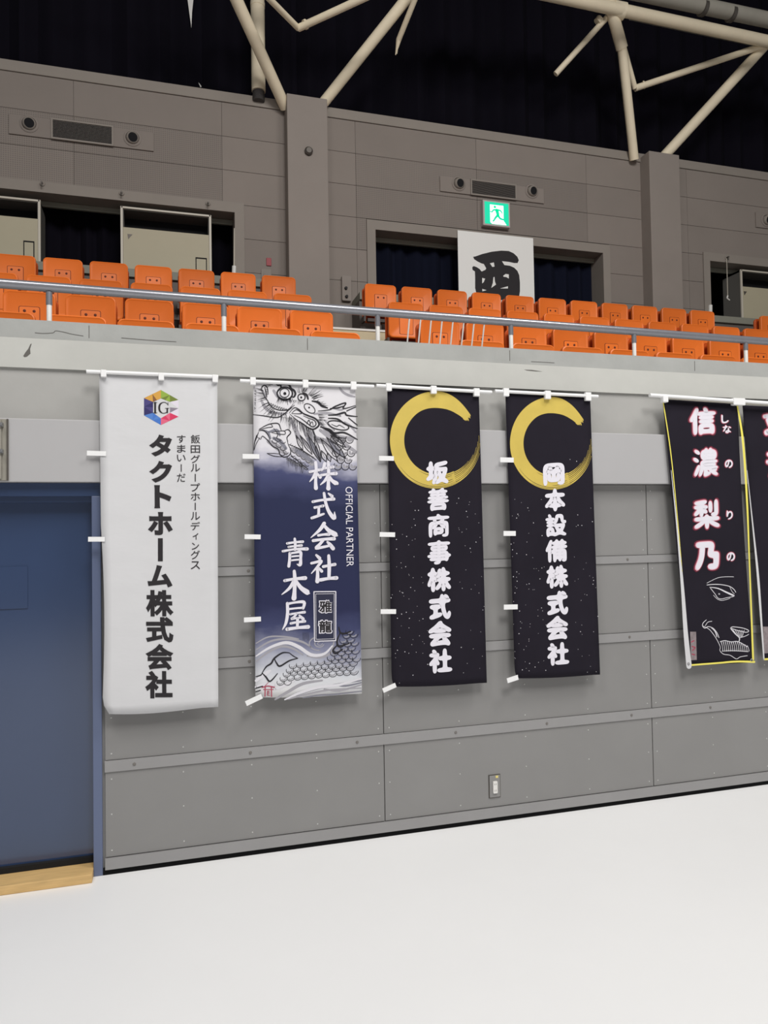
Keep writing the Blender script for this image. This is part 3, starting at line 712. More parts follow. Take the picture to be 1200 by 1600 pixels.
def glyph_mesh(ch, bold, rot, soft=0, lean=0):
    """flat printed character: built-in font outline, made bolder and, for brush hands, softened and leaning"""
    key = (ch, bold, rot, soft, lean)
    if key in GC: return GC[key]
    c = bpy.data.curves.new('g', 'FONT'); c.body = ch; c.size = 1; c.resolution_u = 3
    o = bpy.data.objects.new('g', c); COL.objects.link(o); bpy.context.view_layer.update()
    dg = bpy.context.evaluated_depsgraph_get()
    if soft:
        k = o.to_curve(dg).copy(); cu = bpy.data.curves.new('h', 'CURVE'); cu.dimensions = '2D'; cu.fill_mode = 'FRONT'
        for sp in k.splines:
            P = []; bp = sp.bezier_points; n = len(bp)
            for i in range(n):
                a, b = bp[i], bp[(i+1) % n]
                l = (b.co-a.co).length; m_ = max(2, min(6, int(l/.10)+1))
                for q in range(m_):
                    t = q/m_; u_ = 1-t
                    v = a.co*u_**3+a.handle_right*3*u_*u_*t+b.handle_left*3*u_*t*t+b.co*t**3; P.append((v.x, v.y))
            for _ in range(soft): 
                n = len(P); P = [((P[i-1][0]+2*P[i][0]+P[(i+1) % n][0])/4, (P[i-1][1]+2*P[i][1]+P[(i+1) % n][1])/4) for i in range(n)]
            P = chaikin(P)
            ns = cu.splines.new('POLY'); ns.points.add(len(P)-1); ns.use_cyclic_u = True
            for i, (x, y) in enumerate(P): ns.points[i].co = (x, y, 0, 1)
        cu.bevel_depth = bold; cu.bevel_resolution = 1
        o2 = bpy.data.objects.new('h', cu); COL.objects.link(o2); bpy.context.view_layer.update()
        me = bpy.data.meshes.new_from_object(o2.evaluated_get(bpy.context.evaluated_depsgraph_get()))
        bpy.data.objects.remove(o2); bpy.data.curves.remove(cu); bpy.data.curves.remove(k)
    else:
        c.fill_mode = 'FRONT'
        if bold: c.bevel_depth = bold; c.bevel_resolution = 1
        bpy.context.view_layer.update()
        me = bpy.data.meshes.new_from_object(o.evaluated_get(bpy.context.evaluated_depsgraph_get()))
    V = [(v.co.x, v.co.y+lean*v.co.x) for v in me.vertices]; Fc = [tuple(p.vertices) for p in me.polygons]
    bpy.data.objects.remove(o); bpy.data.curves.remove(c); bpy.data.meshes.remove(me)
    if rot: V = [(y, -x) for x, y in V]
    x0 = min(v[0] for v in V); x1 = max(v[0] for v in V); y0 = min(v[1] for v in V); y1 = max(v[1] for v in V)
    V = [((x-x0)/(x1-x0), (y-y0)/(y1-y0)) for x, y in V]
    GC[key] = (V, Fc); return GC[key]
def dressing(b, rod, ties, tabs, rod_r=.0105, tieh=(5, 7)):
    a = at(*rod[0], b.d-.012); c = at(*rod[1], b.d-.012)
    obj('rod', MB().tube(a, c, rod_r, n=10), 'white_tape', b.t, smooth=True)
    for px, py in ties:
        p = at(px, py, b.d-.012); s_ = b.scale(px, py)
        obj('tie_loop', MB().box(p.x-4.4*s_, p.x+4.4*s_, p.y-.0135, p.y+.010, p.z-tieh[1]*s_, p.z+tieh[0]*s_), 'white_tape', b.t, bevel=.003)
    for (ax, ay, bx, by, h) in tabs:
        p = at(ax, ay, b.d); q = at(bx, by, b.d); s_ = b.scale(ax, ay)*h/2
        dx, dz = q.x-p.x, q.z-p.z; l = math.hypot(dx, dz); nx, nz = -dz/l*s_, dx/l*s_
        ya = min(b.surf(p.x, p.z), b.surf(q.x, q.z))-.006
        mb = MB().prism([(p.x-nx, p.z-nz), (q.x-nx, q.z-nz), (q.x+nx, q.z+nz), (p.x+nx, p.z+nz)], ya, ya+.003)
        obj('loop_tab', mb, 'white_tape', b.t)

# ---- brush characters, 100 x 100 box with y down, third value = stroke width
KAI = {
'株': [[(5, 37, 8), (24, 33, 7), (43, 29, 9)], [(25, 4, 9), (27, 30, 9), (25, 70, 9), (26, 95, 12)], [(26, 36, 9), (18, 54, 8), (4, 72, 3)], [(30, 42, 5), (41, 56, 10)],
      [(57, 8, 10), (53, 22, 8), (46, 34, 3)], [(55, 25, 7), (70, 22, 7), (86, 20, 10)], [(45, 49, 8), (70, 45, 7), (97, 43, 11)], [(70, 3, 9), (71, 40, 10), (70, 80, 10), (70, 96, 13)], [(69, 50, 9), (58, 68, 8), (42, 83, 3)], [(72, 50, 7), (83, 68, 10), (99, 79, 13), (100, 82, 4)]],
'式': [[(9, 35, 9), (45, 29, 8), (93, 25, 11)], [(17, 56, 9), (33, 53, 7), (50, 50, 10)], [(33, 54, 9), (33, 70, 9), (32, 84, 9)], [(5, 94, 9), (28, 87, 9), (53, 79, 7)],
      [(54, 4, 9), (60, 36, 10), (70, 64, 11), (84, 85, 13), (96, 94, 12), (96, 72, 3)], [(72, 5, 6), (86, 15, 11)]],
'会': [[(52, 3, 11), (36, 26, 10), (4, 54, 3)], [(50, 8, 8), (68, 28, 12), (92, 43, 15), (99, 47, 5)], [(31, 46, 8), (50, 43, 7), (70, 42, 10)], [(12, 65, 9), (50, 60, 8), (88, 58, 11)], [(48, 63, 9), (36, 78, 9), (22, 92, 9), (48, 88, 8), (76, 82, 7)], [(64, 70, 7), (74, 80, 11), (84, 93, 12)]],
'社': [[(24, 3, 7), (36, 14, 11)], [(6, 32, 8), (24, 28, 8), (43, 24, 9), (30, 42, 8), (6, 68, 3)], [(28, 48, 9), (29, 70, 10), (28, 96, 13)], [(33, 48, 6), (44, 60, 10)], [(50, 44, 9), (70, 40, 8), (93, 36, 10)], [(70, 5, 9), (72, 40, 11), (71, 86, 10)], [(40, 91, 11), (70, 86, 9), (99, 84, 12)]],
'青': [[(20, 18, 8), (50, 14, 7), (80, 12, 9)], [(25, 30, 7), (50, 27, 6), (75, 25, 9)], [(3, 45, 8), (50, 38, 7), (97, 37, 11)], [(49, 2, 8), (51, 20, 9), (50, 40, 8)], [(30, 52, 9), (29, 75, 9), (26, 97, 10)], [(30, 53, 7), (50, 50, 7), (71, 48, 10), (72, 70, 9), (70, 92, 11), (58, 90, 3)], [(34, 64, 6), (52, 62, 6), (68, 61, 6)], [(34, 77, 6), (52, 75, 6), (68, 74, 6)]],
'木': [[(13, 36, 9), (48, 30, 8), (86, 27, 12)], [(47, 3, 9), (49, 30, 11), (48, 70, 11), (46, 97, 15)], [(46, 37, 10), (30, 62, 9), (3, 84, 3)], [(53, 36, 8), (70, 60, 12), (94, 77, 15), (100, 80, 5)]],
'屋': [[(22, 10, 8), (50, 5, 7), (83, 4, 10), (80, 25, 8)], [(24, 28, 7), (50, 25, 6), (79, 23, 7)], [(21, 8, 9), (22, 40, 10), (16, 74, 9), (3, 97, 3)], [(32, 45, 7), (58, 41, 6), (85, 38, 9)], [(56, 43, 7), (46, 54, 7), (36, 61, 7), (56, 58, 6), (76, 56, 6)], [(66, 49, 6), (80, 61, 10)], [(34, 76, 8), (58, 72, 7), (86, 69, 9)], [(59, 60, 9), (59, 76, 9), (58, 92, 8)], [(20, 96, 11), (58, 91, 9), (99, 88, 12)]],
}
def kai(b, ch, x0, y0, x1, y1, mb, k=1.0):
    for st in KAI[ch]:
        b.stroke([(x0+(x1-x0)*x/100, y0+(y1-y0)*y/100, w_*k*(x1-x0)/100) for x, y, w_ in st], mb=mb, seg=5)

# ---- banner 1: white with the hexagon emblem
def e1(p, u, v):
    if v > .955:
        k = (v-.955)/.045; p = p+Vector((0, 0, .0)); p.x += .03*k*k*(1-u)**6; p.z -= .012*k*math.sin(math.pi*min(1, u*1.2))
    p.x += .012*(1-u)**3*math.sin(math.pi*min(1, max(0, (v-.45)/.5)))
    return p
b1 = Banner('sponsor_banner', 'white banner with hexagon emblem and bold black vertical lettering', [(155, 581), (339.5, 588.5), (341, 1104), (161, 1116)], 'white_cloth', sway=.010, edge=e1)
dressing(b1, ((135, 580.5), (341, 589)), [(162, 583), (252, 588), (336, 591)], [(136, 708, 166, 709, 8), (138, 842.5, 164, 842.5, 8)])
mb = MB()
for ch, x0, y0, x1, y1 in (('タ', 233, 679, 269, 713), ('ク', 233, 720, 269, 754), ('ト', 241, 758, 268, 794), ('ホ', 231, 800, 270, 836), ('ム', 230.5, 883, 269.5, 918), ('株', 228, 922, 271, 963), ('式', 228, 964, 271, 1004), ('会', 227.5, 1006, 271, 1047), ('社', 227, 1048, 269.5, 1091)):
    mb = MB(); b1.glyph(ch, x0, y0, x1, y1, mb, bold=.042 if ch in '株式会社' else .052); b1.part('character', mb, 'ink_black', .003)
mb = MB(); b1.poly([(246.8, 841), (254.4, 841), (254.4, 877), (246.8, 877)], mb); b1.part('character', mb, 'ink_black', .003)
mb = MB()
for ch, y0, y1 in (('す', 680, 692), ('ま', 695, 707), ('い', 710.5, 721), ('だ', 740, 753)): b1.glyph(ch, 276.5, y0, 290, y1, mb, bold=.006)
b1.poly([(282.4, 725.5), (283.9, 725.5), (283.9, 737), (282.4, 737)], mb)
for ch, y0, y1 in (('飯', 679.5, 693), ('田', 696, 708), ('グ', 711, 723.5), ('ル', 725, 737), ('プ', 755, 768), ('ホ', 770, 782), ('ル', 800, 812.5), ('デ', 815.5, 828.5), ('グ', 860, 874), ('ス', 877, 889.5)):
    b1.glyph(ch, 298, y0, 312.5, y1, mb, bold=.006)
b1.glyph('ィ', 301, 833, 310, 843, mb, bold=.006); b1.glyph('ン', 299.5, 848, 311, 859, mb, bold=.006)
for y0, y1 in ((740.5, 752.5), (785.5, 797)): b1.poly([(304.3, y0), (305.9, y0), (305.9, y1), (304.3, y1)], mb)
b1.part('small_lettering', mb, 'ink_black', .003, kind='stuff')
# emblem: faceted hexagon frame with serif letters
H6 = [(657, 247), (795, 325), (795, 455), (657, 520), (525, 445), (525, 310)]
I6 = [(657, 312), (728, 340), (728, 425), (657, 468), (596, 425), (596, 340)]
colr = [('lg_lime', 'lg_olive', 'lg_lime', 'lg_olive'), ('lg_silver', 'white_cloth', 'lg_grey', 'lg_silver'), ('lg_red', 'lg_rose', 'lg_red', 'lg_rose'), ('lg_blue', 'lg_sky', 'lg_blue', 'lg_sky'), ('lg_navy', 'lg_violet', 'lg_navy', 'lg_violet'), ('lg_gold', 'lg_brown', 'lg_gold', 'lg_gold')]
bym = {}
mid = lambda a, b, t_=.5: (a[0]+(b[0]-a[0])*t_, a[1]+(b[1]-a[1])*t_)
for i in range(6):
    j = (i+1) % 6; A, B, Cc, D = H6[i], H6[j], I6[j], I6[i]; m1 = mid(A, B); m2 = mid(D, Cc)
    for tri, mm in zip(([A, m1, D], [m1, m2, D], [m1, Cc, m2], [m1, B, Cc]), colr[i]):
        b1.poly(tri, bym.setdefault(mm, MB()), 120, 560, 5)
for mm, mb in bym.items(): b1.part('emblem_facets', mb, mm, .002, kind='stuff')
mb = MB(); st = lambda pts, w_=6: b1.stroke(pts, w_, 120, 560, 5, mb, taper=False)
st([(612, 346), (612, 424)], 15); st([(597, 345), (627, 345)], 4); st([(597, 425), (627, 425)], 4)
st([(712, 362, 4), (695, 346, 5), (672, 344, 6), (650, 360, 13), (644, 386, 15), (650, 412, 13), (672, 428, 6), (694, 425, 6), (708, 415, 6)]); st([(707, 392), (707, 422)], 12); st([(690, 390), (720, 390)], 4); st([(712, 344), (713, 366)], 4)
b1.part('emblem_letters', mb, 'ink_black', .003, kind='stuff')

# ---- banner 2: dragon banner
m = mat('dragon_cloth', (.5, .5, .5, 1), .85, spec=.2); N = m.node_tree.nodes; L = m.node_tree.links
uvn = N.new('ShaderNodeUVMap'); sx = N.new('ShaderNodeSeparateXYZ'); L.new(uvn.outputs[0], sx.inputs[0])
mp = N.new('ShaderNodeMapping'); mp.inputs['Scale'].default_value = (1.6, 9, 1); L.new(uvn.outputs[0], mp.inputs[0])
nz = N.new('ShaderNodeTexNoise'); nz.inputs['Scale'].default_value = 1.6; nz.inputs['Detail'].default_value = 4; L.new(mp.outputs[0], nz.inputs['Vector'])
ma = N.new('ShaderNodeMath'); ma.operation = 'MULTIPLY_ADD'; ma.inputs[1].default_value = .10; L.new(nz.outputs['Fac'], ma.inputs[0]); L.new(sx.outputs['Y'], ma.inputs[2])
mx = N.new('ShaderNodeMath'); mx.operation = 'MULTIPLY_ADD'; mx.inputs[1].default_value = .03; L.new(sx.outputs['X'], mx.inputs[0]); L.new(ma.outputs[0], mx.inputs[2])
cr = N.new('ShaderNodeValToRGB'); L.new(mx.outputs[0], cr.inputs[0]); e = cr.color_ramp.elements
e[0].position = .06; e[0].color = rgb(226, 225, 226); e[1].position = .89; e[1].color = rgb(226, 224, 228)
for pos, c in ((.13, rgb(196, 198, 204, 1.2)), (.21, rgb(120, 122, 142, KV)), (.275, rgb(56, 60, 90, KV)), (.34, rgb(38, 41, 68, KV)), (.68, rgb(38, 42, 68, KV)), (.765, rgb(62, 66, 98, KV)), (.805, rgb(150, 150, 166, KV)), (.835, rgb(214, 212, 218, 1.1))):
    q = e.new(pos); q.color = c
L.new(cr.outputs[0], N['Principled BSDF'].inputs['Base Color'])
def e2(p, u, v):
    if v > .95: p.z -= .010*((v-.95)/.05)*math.sin(math.pi*min(1, u*1.15))
    return p
b2 = Banner('dragon_banner', 'navy and white banner with ink dragon and white brushed lettering', [(395.5, 595), (555, 601.5), (565.5, 1084), (399, 1089)], m, sway=.004, edge=e2)
dressing(b2, ((375, 595), (584, 604)), [(395, 595), (477, 599), (552, 602)], [(379, 713, 405, 713.5, 7.5), (382, 838.5, 407, 839, 7.5), (381, 968.5, 407.5, 967, 7.5), (384, 1099, 409, 1087, 8)])
line, grey, pale, mid_ = MB(), MB(), MB(), MB()
A = (380, 590, 6.316); Bc = (380, 680, 6.316); Cc = (380, 970, 6.0)
def ln(pts, w_=5, fr=A, mb=line, tp=True): b2.stroke(pts, w_*(1.55 if mb is line else 1.0), fr[0], fr[1], fr[2], mb, seg=5, taper=tp)
def ell(cx, cy, rx, ry, w_, fr=A, rot=0, mb=line, a0=0, a1=360):
    pts = []
    for i in range(17):
        t = math.radians(a0+(a1-a0)*i/16); x, y = rx*math.cos(t), ry*math.sin(t); r = math.radians(rot)
        pts.append((cx+x*math.cos(r)-y*math.sin(r), cy+x*math.sin(r)+y*math.cos(r)))
    b2.stroke(pts, w_*(1.4 if mb is line else 1), fr[0], fr[1], fr[2], mb, seg=2)
def clipx(x, fr): return max((397-fr[0])*fr[2], min((556-fr[0])*fr[2], x))
def tuft(x0, y0, x1, y1, ang0, ang1, l0, l1, n, w_=4, fr=A, mb=line):
    for i in range(n):
        t = (i+.5)/n; x = x0+(x1-x0)*t+random.uniform(-5, 5); y = y0+(y1-y0)*t+random.uniform(-5, 5)
        a = math.radians(ang0+(ang1-ang0)*t+random.uniform(-7, 7)); l = random.uniform(l0, l1)
        ex, ey = clipx(x+l*math.cos(a), fr), max(y-l*math.sin(a), (601-fr[1])*fr[2])
        if y < (601-fr[1])*fr[2]: continue
        mx_, my = (x+ex)/2+random.uniform(-4, 4), (y+ey)/2+random.uniform(-4, 4)
        b2.stroke([(x, y, w_), (mx_, my, w_*.8), (ex, ey, .6)], w_, fr[0], fr[1], fr[2], mb, seg=3)
# soft grey washes first
for pts, w_ in (([(300, 130), (360, 200), (470, 230)], 40), ([(480, 440), (520, 520), (560, 600)], 46), ([(620, 560), (760, 620), (900, 640)], 60), ([(740, 420), (860, 560), (1100, 600)], 34), ([(700, 360), (820, 350), (960, 380)], 26)): ln(pts, w_, A, grey)
for pts, w_ in (([(560, 20), (650, 110), (730, 200)], 40), ([(780, 40), (880, 130), (960, 230)], 50), ([(900, 20), (1000, 90), (1120, 170)], 40), ([(480, 140), (580, 190), (680, 280)], 70), ([(250, 60), (340, 120), (420, 180)], 60)): ln(pts, w_, Bc, grey)
ln([(940, 80), (980, 140), (1040, 175), (1100, 190)], 26, A, grey)
for pts, w_ in (([(470, 400), (500, 480), (530, 600)], 30), ([(560, 440), (600, 520), (640, 625)], 30), ([(640, 520), (700, 580), (760, 625)], 40), ([(760, 520), (880, 600), (1000, 625)], 44), ([(880, 300), (960, 320), (1000, 300)], 20), ([(800, 420), (830, 450), (900, 520)], 20), ([(1000, 440), (1060, 480), (1110, 540)], 24), ([(170, 110), (200, 150), (230, 220)], 22), ([(180, 230), (220, 300), (280, 350)], 34), ([(300, 340), (380, 360), (430, 350)], 26)): ln(pts, w_, A, grey)
for pts, w_ in (([(250, 540), (330, 520), (360, 570)], 30), ([(190, 520), (240, 540), (270, 600)], 24)): ln(pts, w_, A, mid_)
for pts, w_ in (([(300, 30), (360, 60), (420, 130)], 44), ([(640, 40), (700, 120), (760, 230)], 50), ([(850, 60), (920, 140), (1000, 220)], 40), ([(520, 150), (600, 200), (680, 260)], 50), ([(430, 230), (520, 280), (620, 320)], 30)): ln(pts, w_, Bc, mid_)
# eyes, snout, jaws
ell(410, 158, 76, 62, 11); ell(408, 152, 46, 44, 6); ell(410, 158, 6, 6, 13); ln([(345, 190), (400, 222), (465, 208)], 12)
ln([(318, 60), (345, 78), (362, 66), (372, 100), (350, 130)], 12); ln([(372, 70), (410, 66), (450, 72), (472, 110), (500, 128), (514, 160), (498, 192), (470, 186)], 15)
ell(575, 195, 36, 34, 8); ell(572, 196, 4, 4, 9); ln([(590, 152), (625, 172), (640, 212)], 15)
ell(655, 305, 62, 36, 6, rot=38); ell(650, 296, 3, 3, 8)
ln([(182, 130), (184, 95), (212, 78), (238, 105), (246, 165)], 8); ln([(212, 100), (222, 140), (232, 190)], 8); ln([(182, 125), (205, 180), (238, 225), (256, 262), (300, 302), (360, 322), (430, 320), (470, 292), (494, 255)], 7)
for i in range(9): x = 256+i*21; y = 245+i*9-(0 if i < 5 else (i-4)*3); ln([(x, y), (x+8, y+26), (x+18, y+6)], 4)
for i in range(4): ln([(228, 120+i*16), (242, 118+i*16)], 4)
ln([(96, 366), (200, 378), (335, 394), (420, 345), (505, 272)], 7); ln([(452, 352), (500, 300), (545, 312), (588, 352), (640, 376), (705, 402), (742, 440), (742, 478), (692, 510), (640, 494), (592, 458), (530, 420), (462, 362)], 11)
ln([(478, 352), (520, 318), (560, 336), (572, 356), (480, 356)], 6); ln([(500, 372), (560, 398), (618, 440), (682, 486), (718, 462), (702, 424), (648, 402), (590, 376)], 7); ln([(626, 458), (648, 420), (664, 462)], 6); ln([(655, 466), (680, 436), (690, 474)], 5)
# brows, horns, ear
ln([(680, 232), (740, 244), (775, 280), (830, 300)], 15); ln([(740, 330), (850, 318), (905, 286), (1012, 250), (985, 308), (1110, 275)], 9); ln([(860, 306), (930, 300), (990, 282)], 9)
ln([(840, 372), (920, 366), (1000, 346), (1022, 372), (1125, 386)], 12); ln([(840, 402), (930, 410), (1010, 462), (1125, 504)], 11); ell(938, 472, 106, 40, 8, rot=14); ln([(870, 460), (920, 482), (950, 470), (1000, 498)], 5)
ln([(762, 488), (850, 512), (900, 548), (1000, 545), (1125, 612)], 13); ln([(1020, 330), (1110, 290)], 8); ln([(1040, 400), (1125, 470)], 8); ln([(820, 500), (900, 580), (1010, 600)], 8)
# fur
tuft(330, 60, 250, 90, 140, 190, 40, 70, 8); tuft(235, 215, 190, 120, 200, 165, 60, 110, 12); tuft(240, 240, 330, 350, 205, 240, 60, 130, 18); tuft(130, 120, 120, 330, 170, 190, 20, 60, 22, 3); tuft(270, 330, 420, 350, 235, 290, 30, 80, 16)
tuft(340, 200, 480, 210, 250, 295, 40, 75, 18, 5); tuft(540, 150, 620, 140, 115, 60, 40, 70, 9); tuft(640, 170, 700, 220, 50, 10, 60, 130, 13); tuft(700, 240, 780, 290, 40, -10, 40, 80, 10); tuft(500, 215, 600, 235, 265, 250, 25, 50, 9)
tuft(450, 380, 700, 520, 268, 290, 80, 160, 26, 5); tuft(370, 380, 450, 400, 250, 280, 40, 90, 10, 4); tuft(740, 360, 760, 470, 10, -15, 40, 90, 12, 4); tuft(760, 480, 900, 560, -20, -40, 70, 150, 16, 5)
# claw and arm
ln([(155, 512), (220, 475), (280, 455), (345, 455), (368, 500), (376, 528)], 7); ln([(157, 514), (240, 494), (290, 486), (270, 460)], 5); ln([(278, 542), (340, 530), (405, 528), (410, 560), (340, 556), (282, 545)], 5); ln([(400, 530), (440, 514), (468, 545), (432, 590), (440, 630)], 7)
ln([(152, 526), (200, 522), (240, 560), (262, 610)], 7); ln([(150, 540), (132, 590), (112, 640)], 6); ln([(300, 500), (340, 560), (330, 600), (380, 620)], 5)
ln([(132, 0), (112, 70), (104, 152)], 6, Bc); ln([(168, 20), (130, 80), (106, 150)], 4, Bc); ln([(130, 10), (170, 40), (190, 10), (240, 50), (290, 108), (345, 140), (362, 190), (402, 216), (452, 200), (470, 150), (444, 92), (432, 40)], 7, Bc)
for cx, cy in ((310, 60), (350, 100), (390, 130), (420, 165), (385, 180), (340, 40), (390, 60)): ell(cx, cy, 26, 20, 4, Bc, 20, line, 0, 180)
ln([(234, 180), (300, 180), (362, 186)], 4, Bc); ln([(234, 180), (300, 206), (385, 214)], 5, Bc); ln([(452, 92), (560, 138), (650, 194), (720, 244)], 7, Bc); ln([(470, 206), (540, 255), (640, 335)], 6, Bc)
for i in range(4):
    for j in range(3): ell(500+i*46-j*10, 160+i*32+j*34, 22, 14, 3.5, Bc, 30, line, 0, 180)
tuft(430, 215, 600, 300, 275, 268, 50, 100, 18, 5, Bc); tuft(460, 100, 690, 230, 60, 40, 15, 30, 16, 4, Bc)
# mane blades and shoulder scales
for a, b_, w_ in (((560, 0), (680, 190), 40), ((640, 0), (760, 262), 46), ((700, 10), (765, 262), 40), ((760, 30), (935, 262), 60), ((820, 20), (1010, 230), 60), ((860, 0), (1010, 120), 46), ((520, 0), (590, 150), 36), ((770, 150), (820, 262), 44), ((830, 170), (860, 262), 36)):
    dx, dy = b_[0]-a[0], b_[1]-a[1]; l = math.hypot(dx, dy); nx, ny = -dy/l*w_/2, dx/l*w_/2; m1 = (a[0]+dx*.55, a[1]+dy*.55)
    ln([a, (m1[0]+nx, m1[1]+ny), b_], 6, Bc); ln([a, (m1[0]-nx, m1[1]-ny), b_], 6, Bc); ln([a, (a[0]+dx*.7, a[1]+dy*.7)], 3, Bc)
for r_i in range(5):
    for c_i in range(4):
        cx, cy = 900+c_i*74+(r_i % 2)*37+r_i*8, 40+r_i*66
        if cx > 1088 or cy > 330: continue
        ell(cx, cy, 38, 40, 5, Bc, 0, line, 10, 215); ell(cx+4, cy-2, 18, 16, 22, Bc, 0, grey, 20, 200)
# lower waves, body scales and fins
for pts, w_, mm in (([(120, 330), (250, 250), (400, 205), (520, 245), (640, 320), (760, 310), (835, 235)], 22, 'p'), ([(120, 380), (240, 290), (360, 240), (470, 262), (560, 320)], 16, 'g'), ([(120, 270), (260, 190), (420, 170), (560, 200), (640, 250)], 14, 'g'), ([(120, 210), (240, 150), (400, 150), (520, 170)], 10, 'g'), ([(600, 330), (720, 345), (820, 300), (850, 200)], 14, 'g'),
                    ([(300, 735), (420, 665), (560, 590), (740, 560)], 20, 'g'), ([(390, 738), (520, 680), (700, 625), (900, 600), (1105, 540)], 18, 'p'), ([(500, 700), (640, 650), (860, 600), (1105, 560)], 12, 'm'), ([(420, 735), (600, 690), (800, 650), (1105, 630)], 12, 'g'), ([(760, 640), (900, 655), (1105, 600)], 14, 'g'), ([(560, 722), (700, 700), (860, 690), (1108, 660)], 10, 'm'), ([(860, 600), (960, 610), (1105, 580)], 12, 'm'), ([(120, 560), (200, 500), (250, 470)], 26, 'p'), ([(120, 620), (200, 600), (300, 600)], 26, 'p'), ([(300, 640), (380, 610), (480, 560)], 18, 'p')):
    ln(pts, w_*1.5, Cc, {'p': pale, 'g': grey, 'm': mid_}[mm])
ell(715, 212, 44, 34, 9, Cc, 0, grey, 20, 330); ell(720, 214, 22, 16, 7, Cc, 0, grey, 0, 270); ell(705, 215, 84, 62, 10, Cc, 0, grey, 80, 250)
for x in range(560, 616, 13): ln([(x, 110), (x+3, 170+random.random()*40)], 2, Cc, line)
def top_edge(x):      # upper outline of the scaly body, crop units
    P = [(300, 560), (400, 430), (510, 355), (640, 350), (760, 330), (850, 270), (920, 150), (990, 60), (1110, 40)]
    for (a, b_), (c, d_) in zip(P, P[1:]):
        if a <= x <= c: return b_+(d_-b_)*(x-a)/(c-a)
    return 999
def low_edge(x):
    P = [(300, 640), (420, 610), (520, 545), (700, 540), (850, 525), (1000, 510), (1110, 460)]
    for (a, b_), (c, d_) in zip(P, P[1:]):
        if a <= x <= c: return b_+(d_-b_)*(x-a)/(c-a)
    return 0
for r_i in range(17):
    for c_i in range(13):
        x = 335+c_i*66+(r_i % 2)*33-r_i*4+24; y = 650-r_i*37-c_i*7+random.uniform(-4, 4)
        if not (330 < x < 1066) or y < top_edge(x)+22 or y > low_edge(x)-12: continue
        rr = 33+x*.006
        ell(x, y, rr, rr*.86, 3.6, Cc, -20, line, 20, 215); ell(x, y+6, rr*.55, rr*.3, 9, Cc, -20, grey, 20, 170)
for pts, w_ in (([(176, 488), (215, 430), (262, 398), (292, 350), (368, 300), (432, 300)], 11), ([(176, 488), (212, 525), (252, 566), (320, 494)], 10), ([(290, 350), (312, 395), (345, 424), (432, 374), (512, 352)], 10), ([(432, 300), (470, 330), (512, 352)], 6), ([(895, 60), (912, 112), (960, 118), (1005, 98)], 11), ([(905, 120), (880, 190), (900, 236), (990, 212)], 11), ([(880, 230), (842, 276), (868, 306), (932, 266)], 12), ([(118, 522), (160, 510), (178, 492)], 8), ([(118, 630), (180, 612)], 9), ([(118, 664), (160, 650)], 8)): ln(pts, w_, Cc)
b2.part('ink_wash', grey, 'ink_grey', .0016, kind='stuff'); b2.part('ink_wash', mid_, 'ink_midgrey', .0019, kind='stuff'); b2.part('ink_wash', pale, 'ink_pale', .0022, kind='stuff'); b2.part('dragon_drawing', line, 'ink_line', .0026, kind='stuff')
mb = MB()
for pts, w_ in (([(176, 622), (230, 610), (292, 622)], 10), ([(188, 642), (282, 642)], 7), ([(205, 620), (203, 705)], 10), ([(263, 620), (265, 708)], 10), ([(205, 606), (222, 590), (235, 575)], 5), ([(222, 660), (245, 660)], 6), ([(222, 676), (246, 676)], 6), ([(232, 655), (228, 695)], 6), ([(222, 694), (246, 698)], 6)): b2.stroke(pts, w_, Cc[0], Cc[1], Cc[2], mb)
b2.part('red_stamp', mb, 'ink_red', .0034, kind='stuff')
mb = MB()
for ch, x0, y0, x1, y1 in (('株', 482, 721, 526, 765), ('式', 485, 769, 524, 812), ('会', 484, 816.5, 527, 860), ('社', 484, 866, 526, 910), ('青', 440.6, 841, 481, 886), ('木', 439, 891, 483, 936), ('屋', 440, 939, 482, 985)): mb = MB(); kai(b2, ch, x0, y0, x1, y1, mb, 1.2); b2.part('character', mb, 'ink_white', .0042)
mb = MB(); g = 'OFFICIAL PARTNER'; b2.glyph(g, 540.3, 760.5, 551.3, 885, mb, rot=1); b2.part('small_lettering', mb, 'ink_white', .004, kind='stuff')
mb = MB(); b2.poly([(490.5, 924.5), (524.5, 924.2), (524.5, 1001), (491.5, 1002)], mb); b2.part('plaque_ground', mb, 'ink_navy', .0034)
mb = MB()
for q in (((490.5, 924.5), (524.5, 924.2)), ((524.5, 924.2), (524.5, 1001)), ((524.5, 1001), (491.5, 1002)), ((491.5, 1002), (490.5, 924.5))): b2.stroke(q, 1.5, mb=mb)
for q in (((493.3, 928), (522, 927.5)), ((522, 927.5), (522, 998)), ((522, 998), (494, 999)), ((494, 999), (493.3, 928))): b2.stroke(q, .6, mb=mb)
for ch, y0, y1 in (('雅', 937, 958.5), ('龍', 968, 990)): b2.glyph(ch, 497, y0, 519.5, y1, mb, bold=.062)
b2.part('plaque_border', mb, 'ink_white', .0039, kind='stuff')
mb = MB()
for ch, y0, y1 in (('雅', 938.6, 957), ('龍', 969.6, 988.5)): b2.glyph(ch, 498.6, y0, 518, y1, mb, bold=.026)
b2.part('plaque_letters', mb, 'ink_black', .0045, kind='stuff')

